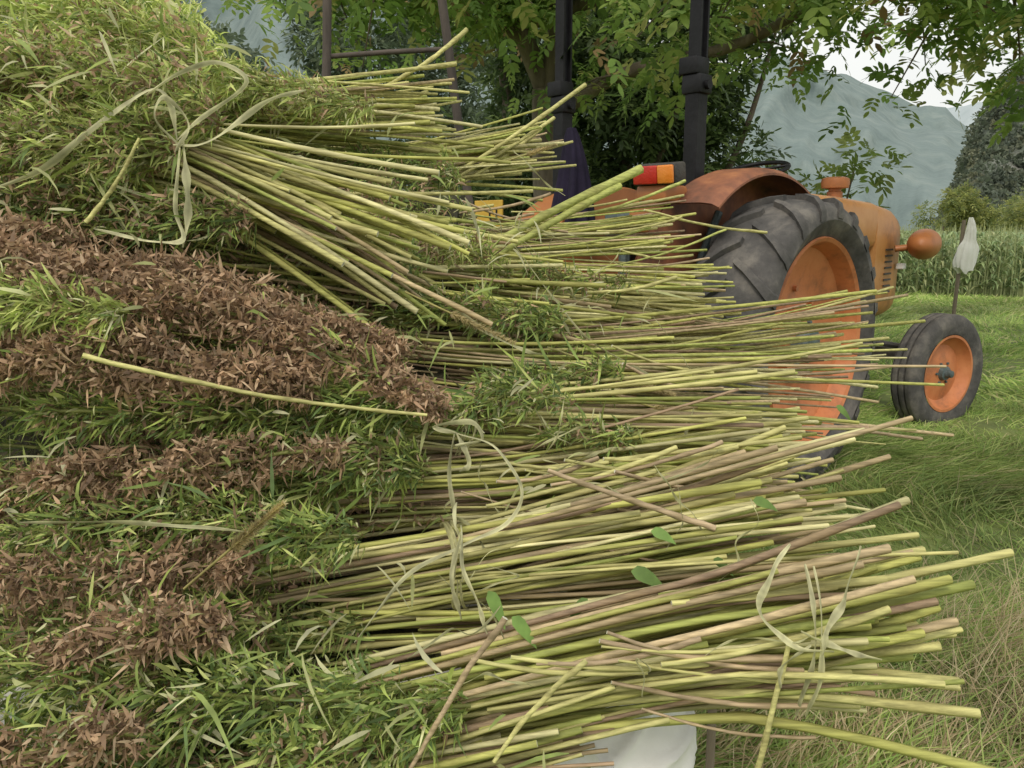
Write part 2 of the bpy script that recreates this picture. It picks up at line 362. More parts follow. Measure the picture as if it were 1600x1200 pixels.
STEMCOL = [(.44, .44, .13), (.52, .49, .20), (.36, .40, .11), (.60, .56, .29), (.46, .36, .21), (.31, .22, .14)]
def bundle(H, T, B, rh, rt, rb, n, label, brown=.3, bright=1, pal=None, plumes=11, pl_end=.85, srad=.0048,
           st=None, tanp=.25, pn=620, tie=True, start=.55, prad=.036, ties=(), extra=(), lenv=.065, cross=.48):
    H, T, B = map(lambda a: np.array(a, float), (H, T, B))
    if st is None: st = np.linalg.norm(T - H) / (np.linalg.norm(T - H) + np.linalg.norm(B - T))
    def lin(s):
        return np.where((s < st)[:, None], H + (T - H) * (s / st)[:, None], T + (B - T) * ((s - st) / (1 - st))[:, None])
    def cen(s):
        s = np.asarray(s, float)
        return (lin(s - .14) + 2 * lin(s - .07) + 3 * lin(s) + 2 * lin(s + .07) + lin(s + .14)) / 9
    e = obj('hemp_bundle', None, label=label, category='hemp bundle', group='bundles of cut hemp on the pile')
    e.empty_display_size = .05
    ga = 2.39996
    Tt, A, Bv = frame(B - H)
    w = np.array([.26, .27, .13, .16, tanp * .35, tanp * .25]); w /= w.sum()
    for i in range(n):
        rr = math.sqrt((i + .5) / n); a = i * ga + rng.normal(0, .25)
        uv = np.array([rr * math.cos(a), rr * math.sin(a)])
        uvb = uv * rng.uniform(.55, 1.15) + rng.normal(0, cross, 2)
        uvh = uv * rng.uniform(.7, 1.1) + rng.normal(0, cross * 1.2, 2)
        s1 = 1 + rng.normal(0, lenv) + (rng.random() < .16) * rng.uniform(-.28, .06)
        s0 = start * st + rng.uniform(-.12, .12)
        s = np.linspace(s0, s1, 13)
        c = cen(s)
        k = np.clip((s - st) / (1 - st), 0, 1.3)[:, None]; kh = np.clip((st - s) / st, 0, 1)[:, None] * 1.2
        rad = np.interp(s, [0, st, 1, 1.3], [rh * .8, rt, rb, rb * 1.3])
        uvs = uv[None] * (1 - k - kh).clip(-.3, 1) + uvb[None] * k + uvh[None] * kh
        wob = np.sin(s * rng.uniform(1, 3.5) + rng.random() * 6) * .003
        sagd = np.interp(s, [st, 1.2], [0, 1]) * rng.uniform(-.018, .006)
        pts = c + A * (uvs[:, 0] * rad + wob)[:, None] + Bv * (uvs[:, 1] * rad * .9 + wob + sagd)[:, None]
        ch = pts[0] + (pts[-1] - pts[0]) * np.linspace(0, 1, 13)[:, None]
        pts = pts * .55 + ch * .45
        cc = np.array(STEMCOL[rng.choice(6, p=w)]) * rng.uniform(.75, 1.15)
        r = srad * rng.uniform(.5, 1.12)
        obj('stem', stem_curve_mesh(pts, r, cc), e)
    pl = []
    for j in range(plumes):
        rr = math.sqrt((j + .5) / plumes); a = j * ga + rng.normal(0, .3)
        uv = np.array([rr * math.cos(a), rr * math.sin(a)])
        s_in = st * pl_end * rng.uniform(.75, 1.05); s_out = rng.uniform(-.22, .08)
        s = np.linspace(s_in, s_out, 14); c = cen(s)
        rad = np.interp(s, [-.3, 0, st, 1], [rh * 1.15, rh, rt * .9, rb])
        wob = np.sin(np.linspace(0, 5, 14) + rng.random() * 6) * .026
        pts = c + A * (uv[0] * rad + wob)[:, None] + Bv * (uv[1] * rad + wob * .7)[:, None]
        bb = .86 if rng.random() < brown else .08
        pl.append((pts, prad * rng.uniform(.65, 1.25), int(pn * rng.uniform(.8, 1.2)), bb, bright * rng.uniform(.85, 1.12), pal))
    for (pp, rad, nn, bb, br, pal_) in extra:
        pts = catmull(pp, 5); wob = np.sin(np.linspace(0, 7, len(pts)) + rng.random() * 6) * .010
        pts[:, 2] += wob; pts[:, 1] += np.roll(wob, 3) * .6
        pl.append((pts, rad, nn, min(bb, .95), br, pal_))
    for a_ in pl:
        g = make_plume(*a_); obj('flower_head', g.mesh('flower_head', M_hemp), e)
    if tie:
        g = Geo()
        for rep in range(3):
            an = np.linspace(0, 6.4, 12); off = rng.normal(0, .007)
            pts = [T + Tt * (off + .008 * math.sin(a * 2)) + A * math.cos(a) * rt * 1.12 + Bv * math.sin(a) * rt * 1.0 for a in an]
            ribbon(g, pts, .008, (.52, .50, .26), .3)
        obj('tie', g.mesh('tie', M_hemp), e)
    for pts, wd in ties:
        g = Geo(); ribbon(g, pts, wd * .85, np.array([.62, .60, .36]) * rng.uniform(.85, 1.1), .8)
        obj('tie_strip', g.mesh('tie_strip', M_hemp), e)
    return e

YG = [.14, .36, .36, .03, .11]
GG = [.36, .28, .12, .16, .08]
# front low bundles
bundle((-.74, .95, .47), (.26, .95, .745), (.50, .965, .745), .085, .078, .115, 98, 'thick bundle of yellow green hemp stalks with white cut ends', brown=.3, plumes=11, pl_end=.62, srad=.0056, start=.6, tanp=.3, tie=False, lenv=.035, cross=.32,
       ties=[([(.325, .88, .885), (.30, .862, .86), (.285, .856, .83), (.30, .852, .80), (.335, .85, .775), (.372, .85, .768)], .012),
             ([(.405, .875, .885), (.39, .862, .85), (.38, .856, .82), (.365, .85, .79), (.36, .85, .765)], .012), ([(.34, .86, .785), (.38, .85, .772), (.43, .85, .758)], .010),
             ([(.352, .90, .85), (.353, .862, .81), (.352, .857, .74), (.350, .88, .665)], .011), ([(.362, .90, .85), (.361, .86, .80), (.364, .857, .73), (.362, .88, .665)], .009),
             ([(.35, .855, .77), (.32, .85, .75), (.315, .85, .72)], .009)],
       extra=[([(-.12, .86, .715), (-.3, .85, .71), (-.5, .85, .70)], .04, 900, .03, 1.05, GG), ([(-.33, .87, .80), (-.42, .86, .785), (-.56, .86, .765)], .030, 900, .95, 1, None),
              ([(-.2, .83, .58), (-.4, .83, .59), (-.6, .83, .57)], .04, 900, .3, 1, GG), ([(-.4, .79, .69), (-.55, .79, .685), (-.68, .80, .66)], .03, 800, .85, 1, None),
              ([(-.05, .87, .68), (-.16, .83, .67), (-.28, .82, .655)], .032, 800, .05, 1.1, GG), ([(-.15, .80, .54), (-.35, .80, .54), (-.55, .80, .53)], .035, 800, .1, 1.1, GG),
              ([(-.38, .87, .64), (-.55, .86, .64), (-.78, .86, .63)], .05, 1500, .15, 1.05, GG), ([(-.42, .86, .73), (-.6, .87, .72), (-.80, .88, .71)], .036, 1000, .05, 1.05, None)])
bundle((-.70, .88, .50), (-.12, .88, .585), (.09, .91, .635), .08, .045, .05, 60, 'low bundle of brownish hemp stalks resting on white sack', brown=.4, plumes=9, pl_end=.6, srad=.0042, tanp=1.2, start=.6, tie=False)
bundle((-.82, 1.11, .60), (-.08, 1.09, .77), (.42, 1.15, .85), .085, .062, .09, 98, 'bundle of pale green hemp stalks tied with bast strip', brown=.4, plumes=10, pl_end=.72, srad=.0047, cross=.4,
       ties=[([(-.07, 1.01, .86), (-.065, .98, .82), (-.045, .96, .777), (-.03, .955, .733)], .010),
             ([(-.07, 1.01, .85), (-.08, .99, .79), (-.07, 1.0, .73)], .012)],
       extra=[([(-.32, .965, .815), (-.5, .955, .82), (-.74, .95, .81)], .034, 1300, .95, 1, None), ([(-.20, 1.0, .855), (-.42, 1.0, .865), (-.72, 1.0, .84)], .038, 1100, .05, 1.05, GG),
              ([(-.3, .93, .75), (-.5, .92, .765), (-.72, .92, .74)], .036, 900, .35, .95, None)])
bundle((-.78, 1.16, .82), (-.02, 1.22, .84), (.42, 1.34, .85), .07, .055, .085, 80, 'hemp bundle with green and brown flower heads', brown=.45, plumes=9, tanp=.5, srad=.0045, tie=False)
bundle((-.6, 1.05, .68), (.05, 1.08, .70), (.44, 1.10, .735), .07, .05, .06, 36, 'thin hemp bundle pressed between two layers', brown=.45, plumes=6, tanp=.6, tie=False, pl_end=.6)
# middle tied bundle
bundle((-.75, 1.25, .965), (-.085, 1.27, .925), (.46, 1.44, .86), .075, .058, .11, 98, 'tied hemp bundle with fanned stalk ends and leafy heads', brown=.2, pal=GG, plumes=9, pl_end=1.0, srad=.0044,
       ties=[([(-.0785, 1.09, .965), (-.09, 1.09, .90), (-.083, 1.09, .831), (-.095, 1.09, .78)], .012),
             ([(-.0785, 1.09, .965), (-.019, 1.08, .946), (.0145, 1.07, .895), (-.01, 1.06, .845), (-.075, 1.03, .825), (-.135, .96, .81), (-.193, .90, .75)], .009),
             ([(-.0785, 1.09, .965), (-.11, 1.09, .975), (-.06, 1.08, .985), (-.04, 1.09, .96), (-.08, 1.08, .955)], .012),
             ([(-.08, 1.09, .965), (-.06, 1.08, .93), (-.075, 1.08, .915)], .014)],
       extra=[([(-.13, 1.17, .975), (-.36, 1.11, .998), (-.66, 1.09, .99)], .036, 1400, .03, 1.12, GG), ([(-.22, 1.05, .945), (-.45, 1.04, .935), (-.66, 1.05, .915)], .033, 1300, .95, 1, None),
              ([(.10, 1.25, .985), (.0, 1.24, .985), (-.10, 1.22, .97)], .028, 600, .1, 1, GG), ([(-.12, 1.15, .90), (-.22, 1.1, .91), (-.36, 1.08, .895)], .034, 800, .1, .95, GG),
              ([(.22, 1.28, .92), (.14, 1.25, .925), (.05, 1.22, .93)], .018, 260, .1, 1, GG)])
bundle((-.86, 1.36, 1.18), (-.09, 1.42, .975), (.70, 1.78, .935), .07, .062, .14, 60, 'hemp bundle with dried brown flower heads and tan stalks', brown=.9, plumes=9, pl_end=.95, tanp=1.2, srad=.0040, tie=False, lenv=.09,
       extra=[([(-.09, 1.15, .995), (-.28, 1.14, 1.075), (-.48, 1.13, 1.15), (-.66, 1.12, 1.205), (-.84, 1.13, 1.245)], .036, 3200, .95, 1.05, None),
              ([(-.16, 1.20, 1.05), (-.38, 1.19, 1.145), (-.58, 1.18, 1.21), (-.84, 1.18, 1.27)], .033, 2400, .93, 1.05, None),
              ([(-.27, 1.10, 1.04), (-.52, 1.08, 1.07), (-.80, 1.08, 1.08)], .042, 3000, .95, 1.0, None),
              ([(.20, 1.40, .985), (.08, 1.37, .995), (-.05, 1.33, .995)], .028, 700, .1, 1.0, GG),
              ([(-.52, 1.08, 1.145), (-.66, 1.08, 1.155), (-.85, 1.09, 1.16)], .028, 900, .05, 1.2, YG)])
bundle((-.86, 1.32, 1.05), (.10, 1.62, .96), (.82, 2.03, .99), .07, .06, .10, 42, 'hemp bundle with brown heads and long thin stalks', brown=.85, plumes=8, pl_end=.75, tanp=1.0, srad=.0040, tie=False, lenv=.10)
bundle((-.78, 1.56, 1.23), (-.10, 1.72, 1.12), (.43, 1.93, 1.075), .09, .075, .10, 98, 'hemp bundle with dense green stalk ends', brown=.25, plumes=9, pl_end=.95, srad=.0044, tie=False, lenv=.05,
       extra=[([(.10, 1.50, 1.06), (-.04, 1.47, 1.10), (-.2, 1.44, 1.13)], .034, 900, .15, 1.05, GG), ([(.0, 1.62, 1.16), (-.1, 1.56, 1.20), (-.24, 1.5, 1.22)], .03, 700, .25, 1.05, YG),
              ([(.26, 1.74, 1.13), (.14, 1.68, 1.15), (.03, 1.64, 1.16)], .020, 380, .2, 1.05, GG), ([(.16, 1.55, 1.03), (.07, 1.52, 1.04), (.0, 1.5, 1.06)], .022, 350, .2, 1.05, GG)])
bundle((-.70, 1.6, 1.15), (.0, 1.78, 1.05), (.43, 1.96, .98), .09, .07, .09, 80, 'hemp bundle of green stalks beneath upper layer', brown=.25, plumes=5, srad=.0046, tie=False, lenv=.05)
bundle((-.87, 1.83, 1.25), (-.16, 2.02, 1.18), (.40, 2.28, 1.235), .08, .06, .075, 75, 'hemp bundle with evenly trimmed thin stalks', brown=.25, plumes=7, srad=.0042, tie=False, lenv=.04)
# upper bundles
bundle((-.93, 1.37, 1.455), (-.522, 1.345, 1.375), (-.19, 1.38, 1.225), .12, .05, .11, 98, 'hemp bundle tied with knotted bast strip on top', brown=.20, pal=YG, bright=1.15, plumes=13, pl_end=1.0, srad=.0045, start=.7, pn=700, lenv=.10, cross=.5,
       ties=[([(-.49, 1.22, 1.378), (-.50, 1.22, 1.43), (-.53, 1.215, 1.447), (-.617, 1.205, 1.386), (-.685, 1.195, 1.333), (-.78, 1.19, 1.30)], .015),
             ([(-.49, 1.22, 1.378), (-.44, 1.215, 1.42), (-.386, 1.215, 1.4615), (-.42, 1.21, 1.485), (-.47, 1.21, 1.475), (-.53, 1.21, 1.44)], .011),
             ([(-.49, 1.22, 1.378), (-.495, 1.205, 1.286), (-.482, 1.19, 1.239), (-.52, 1.18, 1.232), (-.617, 1.19, 1.25)], .011),
             ([(-.485, 1.22, 1.378), (-.478, 1.205, 1.30), (-.487, 1.195, 1.22)], .016),
             ([(-.49, 1.22, 1.37), (-.52, 1.21, 1.41), (-.505, 1.21, 1.44), (-.47, 1.21, 1.40), (-.49, 1.21, 1.36)], .011),
             ([(-.5, 1.22, 1.37), (-.44, 1.20, 1.375), (-.36, 1.21, 1.43), (-.30, 1.23, 1.45)], .011)],
       extra=[([(-.5, 1.28, 1.36), (-.65, 1.25, 1.38), (-.88, 1.25, 1.40)], .05, 1600, .25, 1, YG), ([(-.45, 1.3, 1.42), (-.6, 1.3, 1.47), (-.85, 1.3, 1.52)], .05, 1600, .3, 1.05, YG),
              ([(-.40, 1.27, 1.26), (-.6, 1.24, 1.29), (-.85, 1.24, 1.31)], .04, 1200, .3, .9, GG)])
bundle((-1.0, 1.60, 1.58), (-.50, 1.74, 1.475), (-.19, 2.0, 1.53), .14, .06, .10, 90, 'upper hemp bundle with bright yellow green tops', brown=.04, pal=YG, bright=1.3, plumes=14, pl_end=1.05, srad=.0047, start=.7, pn=700,
       extra=[([(-.45, 1.45, 1.50), (-.6, 1.42, 1.545), (-.8, 1.42, 1.60)], .055, 1700, .05, 1.25, YG), ([(-.5, 1.5, 1.53), (-.65, 1.5, 1.61), (-.8, 1.5, 1.70)], .055, 1700, .02, 1.35, YG),
              ([(-.55, 1.6, 1.58), (-.72, 1.58, 1.66), (-.95, 1.56, 1.72)], .055, 1700, .02, 1.35, YG), ([(-.28, 1.72, 1.5), (-.4, 1.68, 1.51), (-.55, 1.6, 1.53)], .035, 800, .15, 1.1, YG)])
bundle((-.95, 1.86, 1.42), (-.32, 2.06, 1.375), (.04, 2.34, 1.465), .10, .055, .09, 70, 'hemp bundle with splayed stalk ends', brown=.2, pal=YG, plumes=9, pl_end=1.0, srad=.0047, tie=False, lenv=.08,
       extra=[([(-.12, 1.95, 1.35), (-.22, 1.9, 1.38), (-.35, 1.85, 1.40)], .035, 900, .1, 1.05, GG), ([(-.08, 1.85, 1.27), (-.2, 1.8, 1.30), (-.35, 1.75, 1.33)], .035, 900, .3, 1.0, GG)])
bundle((-.95, 1.50, 1.32), (-.40, 1.55, 1.25), (-.02, 1.72, 1.17), .10, .07, .11, 85, 'hemp bundle with leafy tops under tied bundle', brown=.3, pal=YG, plumes=10, pl_end=1.5, srad=.0047, tie=False, cross=.5)
bundle((-.85, 1.45, 1.22), (-.30, 1.46, 1.13), (.08, 1.62, 1.07), .08, .07, .09, 70, 'small hemp bundle filling the middle of the pile', brown=.4, pal=GG, plumes=8, pl_end=1.5, srad=.0045, tie=False, cross=.5)
# supporting bundles lower in the pile
bundle((-.8, 1.5, .80), (0, 1.6, .76), (.44, 1.73, .77), .14, .12, .14, 70, 'hemp bundle low in the pile', brown=.3, plumes=3, srad=.006, tie=False, tanp=.8)
bundle((-.8, 1.95, .95), (0, 2.05, .95), (.46, 2.18, .93), .14, .13, .12, 70, 'hemp bundle low at back of pile', brown=.3, plumes=3, srad=.006, tie=False, tanp=.8)

# loose narrow leaves hanging all over the heap
g = Geo()
cand = np.array([(-.72, .85, .68), (-.5, .84, .70), (-.3, .84, .72), (-.15, .83, .70), (-.6, 1.0, .83), (-.3, 1.01, .80), (-.7, 1.05, .94), (-.4, 1.07, .92), (-.1, 1.16, 1.0), (-.2, 1.28, 1.12),
        (-.6, 1.12, 1.12), (-.7, 1.17, 1.3), (-.6, 1.23, 1.5), (-.3, 1.48, 1.35), (-.1, 1.6, 1.22), (-.25, 1.9, 1.3), (0, 1.13, .86), (.1, 1.6, 1.12), (-.75, 1.4, 1.6), (-.65, .82, .62), (-.4, .82, .63)])
n = 460; P = cand[rng.integers(0, len(cand), n)] + rng.normal(0, 1, (n, 3)) * [.10, .025, .04]
D = unit(rng.normal(0, 1, (n, 3)) * [1, .4, .5] + [-.2, -.3, .1]); S = unit(np.cross(D, rng.normal(0, .4, (n, 3)) + [0, -1, .4]))
leaflets(g, P, D, S, np.tile([0, 0, -.45], (n, 1)) + rng.normal(0, .25, (n, 3)), rng.uniform(.02, .07, n), rng.uniform(.003, .007, n), np.array([[.46, .48, .22], [.30, .38, .11], [.56, .55, .34]])[rng.integers(0, 3, n)],
         prof=(.2, .8, 1, .6, .05), ts=(0, .2, .5, .8, 1))
obj('hemp_leaves', g.mesh('hemp_leaves', M_hemp), kind='stuff', label='loose narrow hemp leaves scattered over the pile', category='leaves')

# stray stalks
def stalk(p0, p1, r, colr, label, sag=.01):
    p0 = np.array(p0, float); p1 = np.array(p1, float)
    t = np.linspace(0, 1, 15)[:, None]
    pts = p0 * (1 - t) + p1 * t + np.array([0, 0, -1.]) * sag * np.sin(t * math.pi)
    pts += np.cumsum(rng.normal(0, .0006, pts.shape), axis=0)
    obj('hemp_stalk', stem_curve_mesh(pts, r, colr, 'hemp_stalk'), label=label, category='stalk', group='loose hemp stalks')
YL = (.52, .49, .20); GR = (.40, .43, .13); TN = (.42, .32, .20)
stalk((-.12, 1.09, .995), (-.545, .99, 1.095), .0034, YL, 'long loose yellow hemp stalk lying across flower heads', .012)
stalk((-.10, 1.68, 1.19), (.292, 1.86, 1.384), .0105, GR, 'thick pale green hemp stalk sticking up', -.005)
stalk((-.08, 1.67, 1.17), (.24, 1.83, 1.345), .009, GR, 'thick pale green hemp stalk sticking up', -.005)
stalk((-.3, 1.89, 1.56), (-.11, 2.02, 1.712), .0055, YL, 'loose hemp stalk poking up from top bundle')
stalk((-.22, 2.12, 1.35), (.203, 2.317, 1.642), .006, YL, 'long hemp stalk poking up from top bundle')
stalk((-.18, 2.1, 1.36), (.12, 2.35, 1.56), .005, YL, 'loose hemp stalk poking up from top bundle')
stalk((-.18, 2.1, 1.34), (.08, 2.35, 1.53), .005, YL, 'loose hemp stalk poking up from top bundle')
stalk((.20, 1.62, .94), (.97, 1.84, .76), .004, TN, 'thin drooping tan hemp stalk')
stalk((.05, 1.06, .922), (.274, 1.03, .844), .0045, TN, 'broken brown hemp stalk lying on bundle', .0)
stalk((.2, .93, .79), (.657, .99, .833), .0055, YL, 'long yellow hemp stalk sticking out past others', .01)
stalk((.325, .86, .77), (.27, .84, .50), .0045, YL, 'hemp stalk hanging down from bundle', 0)
stalk((-.64, .86, .83), (-.611, .89, 1.01), .0038, YL, 'thin upright hemp stalk among leaves')
stalk((-.12, .80, .64), (-.007, .82, .823), .0036, TN, 'thin brown hemp stalk crossing the bundle', -.01)
stalk((-.02, .80, .66), (.085, .82, .775), .0036, YL, 'thin hemp stalk crossing the bundle', -.01)
stalk((-.54, 1.20, 1.38), (-.62, 1.18, 1.26), .0035, YL, 'short hemp stalk hanging from knot')
stalk((.3, 1.8, 1.02), (.93, 2.03, 1.075), .0035, TN, 'long thin tan hemp stalk sticking out past others')
stalk((.35, 1.8, 1.0), (.98, 2.05, 1.10), .0035, YL, 'long thin hemp stalk sticking out past others')
stalk((.3, 1.6, .96), (.84, 1.75, .95), .0035, TN, 'long thin tan hemp stalk sticking out past others')
for k in range(34):
    x = rng.uniform(-.25, .3); y0 = rng.uniform(1.42, 1.85); z = .99 + (y0 - 1.45) * .75 + .03
    a = rng.uniform(-.75, .6); l = rng.uniform(.15, .36)
    stalk((x, y0, z), (x + l * math.cos(a), y0 + l * .35, z + l * math.sin(a) * .5), rng.uniform(.002, .0042), [YL, TN, GR][k % 3], 'loose hemp stalk lying across the pile')
for k in range(18):
    x = rng.uniform(-.1, .2); z = rng.uniform(.80, .92)
    l = rng.uniform(.15, .36); a = rng.uniform(-.6, .5)
    stalk((x, 1.06 + (z - .8) * .9, z), (x + l * math.cos(a), 1.06 + (z - .8) + l * .2, z + l * math.sin(a) * .5), rng.uniform(.002, .0042), [YL, TN][k % 2], 'loose hemp stalk lying across the pile')
for k in range(10):
    x = rng.uniform(-.05, .25); z = rng.uniform(.68, .80); l = rng.uniform(.2, .3); a = rng.uniform(-.45, .45)
    stalk((x, .862, z), (x + l * math.cos(a), .875, z + l * math.sin(a) * .5), rng.uniform(.0022, .0045), [YL, TN][k % 2], 'loose hemp stalk lying across the front bundle')

for pts, wd in [([(.0, 1.55, 1.22), (.08, 1.55, 1.12), (.14, 1.5, 1.05), (.22, 1.5, 1.0), (.33, 1.5, .94)], .007),
                ([(.02, 1.7, 1.22), (.12, 1.7, 1.12), (.2, 1.68, 1.03), (.34, 1.66, .98)], .005),
                ([(-.16, 1.45, 1.16), (-.06, 1.42, 1.08), (.02, 1.4, 1.04), (.06, 1.4, 1.03)], .012),
                ([(.32, 1.36, .94), (.30, 1.33, .88), (.34, 1.28, .86), (.40, 1.3, .84)], .01),
                ([(.17, 1.9, 1.22), (.22, 1.88, 1.1), (.30, 1.8, 1.0)], .005),
                ([(-.62, .95, .885), (-.5, .93, .895), (-.4, .94, .885), (-.33, .96, .87)], .009)]:
    g = Geo(); ribbon(g, pts, wd * .8, (.50, .49, .27), .8)
    obj('bast_strip', g.mesh('bast_strip', M_hemp), label='pale bast strip draped over hemp stalks', category='plant strip', group='loose bast strips')
for k in range(54):
    z = rng.uniform(.68, 1.38); y0 = float(np.interp(z, [.66, .75, .82, .93, 1.0, 1.1, 1.2, 1.38], [.855, .87, 1.05, 1.17, 1.38, 1.58, 1.68, 1.9])) - .015
    x = rng.uniform(-.2, .35) if z < 1.2 else rng.uniform(-.3, .15); p = np.array([x, y0, z]); pts = [p]
    d = np.array([rng.choice([-1, 1]) * rng.uniform(.3, 1), .1, rng.uniform(-.8, .5)])
    for j in range(4):
        d = d + rng.normal(0, .5, 3) * [1, .15, .8]; p = p + unit(d) * rng.uniform(.02, .045); p[1] = y0 + .01 * rng.random() - (.02 if j == 2 else 0); pts.append(p.copy())
    g = Geo(); ribbon(g, pts, rng.uniform(.002, .0055), np.array([.50, .49, .26]) * rng.uniform(.7, 1.2), 1.0)
    obj('bast_strip', g.mesh('bast_strip', M_hemp), label='short curled bast strip caught between hemp stalks', category='plant strip', group='loose bast strips')

for p, d in [((.33, 1.04, .885), (1, -.2, .1)), ((.28, 1.04, .80), (1, -.3, -.3)), ((.16, 1.0, .80), (1, -.3, 0)), ((.1, .98, .77), (-.8, -.3, -.5)),
             ((-.03, .94, .80), (.6, -.4, -.8)), ((.0, .93, .77), (.9, -.3, -.6)), ((.73, 1.75, .86), (.8, -.2, -.4)), ((.19, 1.03, .845), (.8, -.4, .1))]:
    g = Geo(); D = unit(np.array([d], float)); S = unit(np.cross(D, [[.1, -1, .8]]))
    C = np.array([[.17, .28, .07]]) * rng.uniform(.7, 1.2)
    ln = rng.uniform(.03, .05)
    leaflets(g, np.array([p], float), D, S, np.array([[0, .1, -.5]]), np.array([ln]), np.array([ln * .45]), C, prof=(.1, .85, 1, .8, .4, .02), ts=(0, .15, .35, .6, .85, 1))
    obj('leaf', g.mesh('leaf', M_hemp), label='single broad green leaf among hemp stalks', category='leaf', group='broad green leaves')

for p0, p1 in [((-.10, 1.28, 1.118), (.005, 1.27, 1.07)), ((-.285, .75, .640), (-.195, .76, .680)), ((.035, 2.15, 1.44), (.115, 2.15, 1.465)), ((.2, 1.42, .985), (.3, 1.44, .95)), ((.25, 1.38, .94), (.33, 1.38, .915)), ((-.35, .93, .86), (-.28, .93, .92))]:
    p0 = np.array(p0, float); p1 = np.array(p1, float); n = 900
    t = rng.random(n); ax = unit(p1 - p0); P = p0 + (p1 - p0) * t[:, None]
    A = unit(np.cross(ax, [0, 0, 1.])); B = np.cross(A, ax); th = rng.random(n) * 6.28
    rd = A * np.cos(th)[:, None] + B * np.sin(th)[:, None]
    g = Geo(); D = unit(rd + ax * .7)
    leaflets(g, P, D, unit(np.cross(D, ax)), rng.normal(0, .1, (n, 3)), rng.uniform(.007, .015, n) * (1.15 - .6 * t), np.full(n, .0013), np.tile([.66, .56, .30], (n, 1)) * rng.uniform(.7, 1.2, (n, 1)))
    tube(g, [p0 - ax * .08, p0, p1], .0018, 5, (.45, .4, .15))
    obj('foxtail_grass', g.mesh('foxtail_grass', M_hemp), label='fuzzy straw coloured foxtail seed head', category='grass', group='foxtail seed heads')

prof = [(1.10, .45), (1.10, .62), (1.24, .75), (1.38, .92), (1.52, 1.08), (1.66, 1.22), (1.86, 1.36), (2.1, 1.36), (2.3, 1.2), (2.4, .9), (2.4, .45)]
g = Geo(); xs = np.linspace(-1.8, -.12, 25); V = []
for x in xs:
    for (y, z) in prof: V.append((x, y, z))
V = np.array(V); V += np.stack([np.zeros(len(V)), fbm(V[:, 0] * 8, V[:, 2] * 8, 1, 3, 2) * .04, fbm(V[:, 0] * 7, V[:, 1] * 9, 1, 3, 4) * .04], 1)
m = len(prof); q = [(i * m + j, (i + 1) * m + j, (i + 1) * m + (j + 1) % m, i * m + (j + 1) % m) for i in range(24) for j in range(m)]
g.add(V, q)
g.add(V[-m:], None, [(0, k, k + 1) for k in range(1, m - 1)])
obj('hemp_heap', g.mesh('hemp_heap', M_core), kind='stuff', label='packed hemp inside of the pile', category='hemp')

# white sack under the pile
g = Geo(); V = []
lo = np.array([-1.8, .965, .02]); hi = np.array([.265, 2.35, .60]); ce = (lo + hi) / 2; hf = (hi - lo) / 2
u = np.linspace(0, 2 * math.pi, 600, endpoint=False)
sq = lambda a, p: np.sign(a) * np.abs(a) ** p
for z in np.linspace(0, 1, 90):
    bul = 1 + .03 * math.sin(z * math.pi) - .05 * max(0, z - .85) / .15
    x = ce[0] + hf[0] * sq(np.cos(u), .16) * bul ** .3; y = ce[1] + hf[1] * sq(np.sin(u), .16) * bul
    wr = fbm(x * 9 + y * 4, np.full_like(u, z * 4) + x * 3, 1.5, 2, 9) * .016
    f1 = 1 - np.abs(fbm(x * 13 + z * 7, y * 10 - z * 5, 1.0, 2, 19)) * 5; f2 = 1 - np.abs(fbm(x * 9 - z * 12, y * 8 + z * 6, 1.2, 2, 29)) * 5
    wr = wr + .014 * np.clip(f1, 0, 1) ** 1.5 + .012 * np.clip(f2, 0, 1) ** 1.5
    V.append(np.stack([x + wr * np.cos(u), y + wr * np.sin(u), lo[2] + (hi[2] - lo[2]) * z + wr * .3], 1))
V = np.concatenate(V); m = 600
q = [(i * m + j, i * m + (j + 1) % m, (i + 1) * m + (j + 1) % m, (i + 1) * m + j) for i in range(89) for j in range(m)]
g.add(V, q); top = V[-m:]; g.add(np.concatenate([top, [[ce[0], ce[1], hi[2] + .01]]]), None, [(j, (j + 1) % m, m) for j in range(m)])
obj('bulk_sack', g.mesh('bulk_sack', M_white), label='white woven bulk sack under the hemp pile', category='sack')
g = Geo(); tube(g, [(.30, 1.08, 0), (.305, 1.09, .35), (.305, 1.1, .66)], .007, 8)
obj('wooden_stake', g.mesh('wooden_stake', M_post), label='thin brown wooden stake beside the sack', category='stake')

# ------------------------------------------------------------------ tractor
HD = 46
TR = obj('tractor', None, label='old orange farm tractor with rusty fender and large rear tyres', category='tractor')
TR.location = (.912, 4.245, .03); TR.rotation_euler = (0, 0, R(HD))
def part(name, g, mat, parent=TR, smooth=True, label=None):
    return obj(name, g.mesh(name, mat, smooth), parent, label)
def shade_auto(o, ang=35):
    me = o.data
    bm = bmesh.new(); bm.from_mesh(me); bmesh.ops.remove_doubles(bm, verts=bm.verts, dist=1e-5)
    bmesh.ops.recalc_face_normals(bm, faces=bm.faces)
    for f in bm.faces: f.smooth = True
    for e in bm.edges:
        if len(e.link_faces) == 2 and e.calc_face_angle(0) > math.radians(ang): e.smooth = False
    bm.to_mesh(me); bm.free()

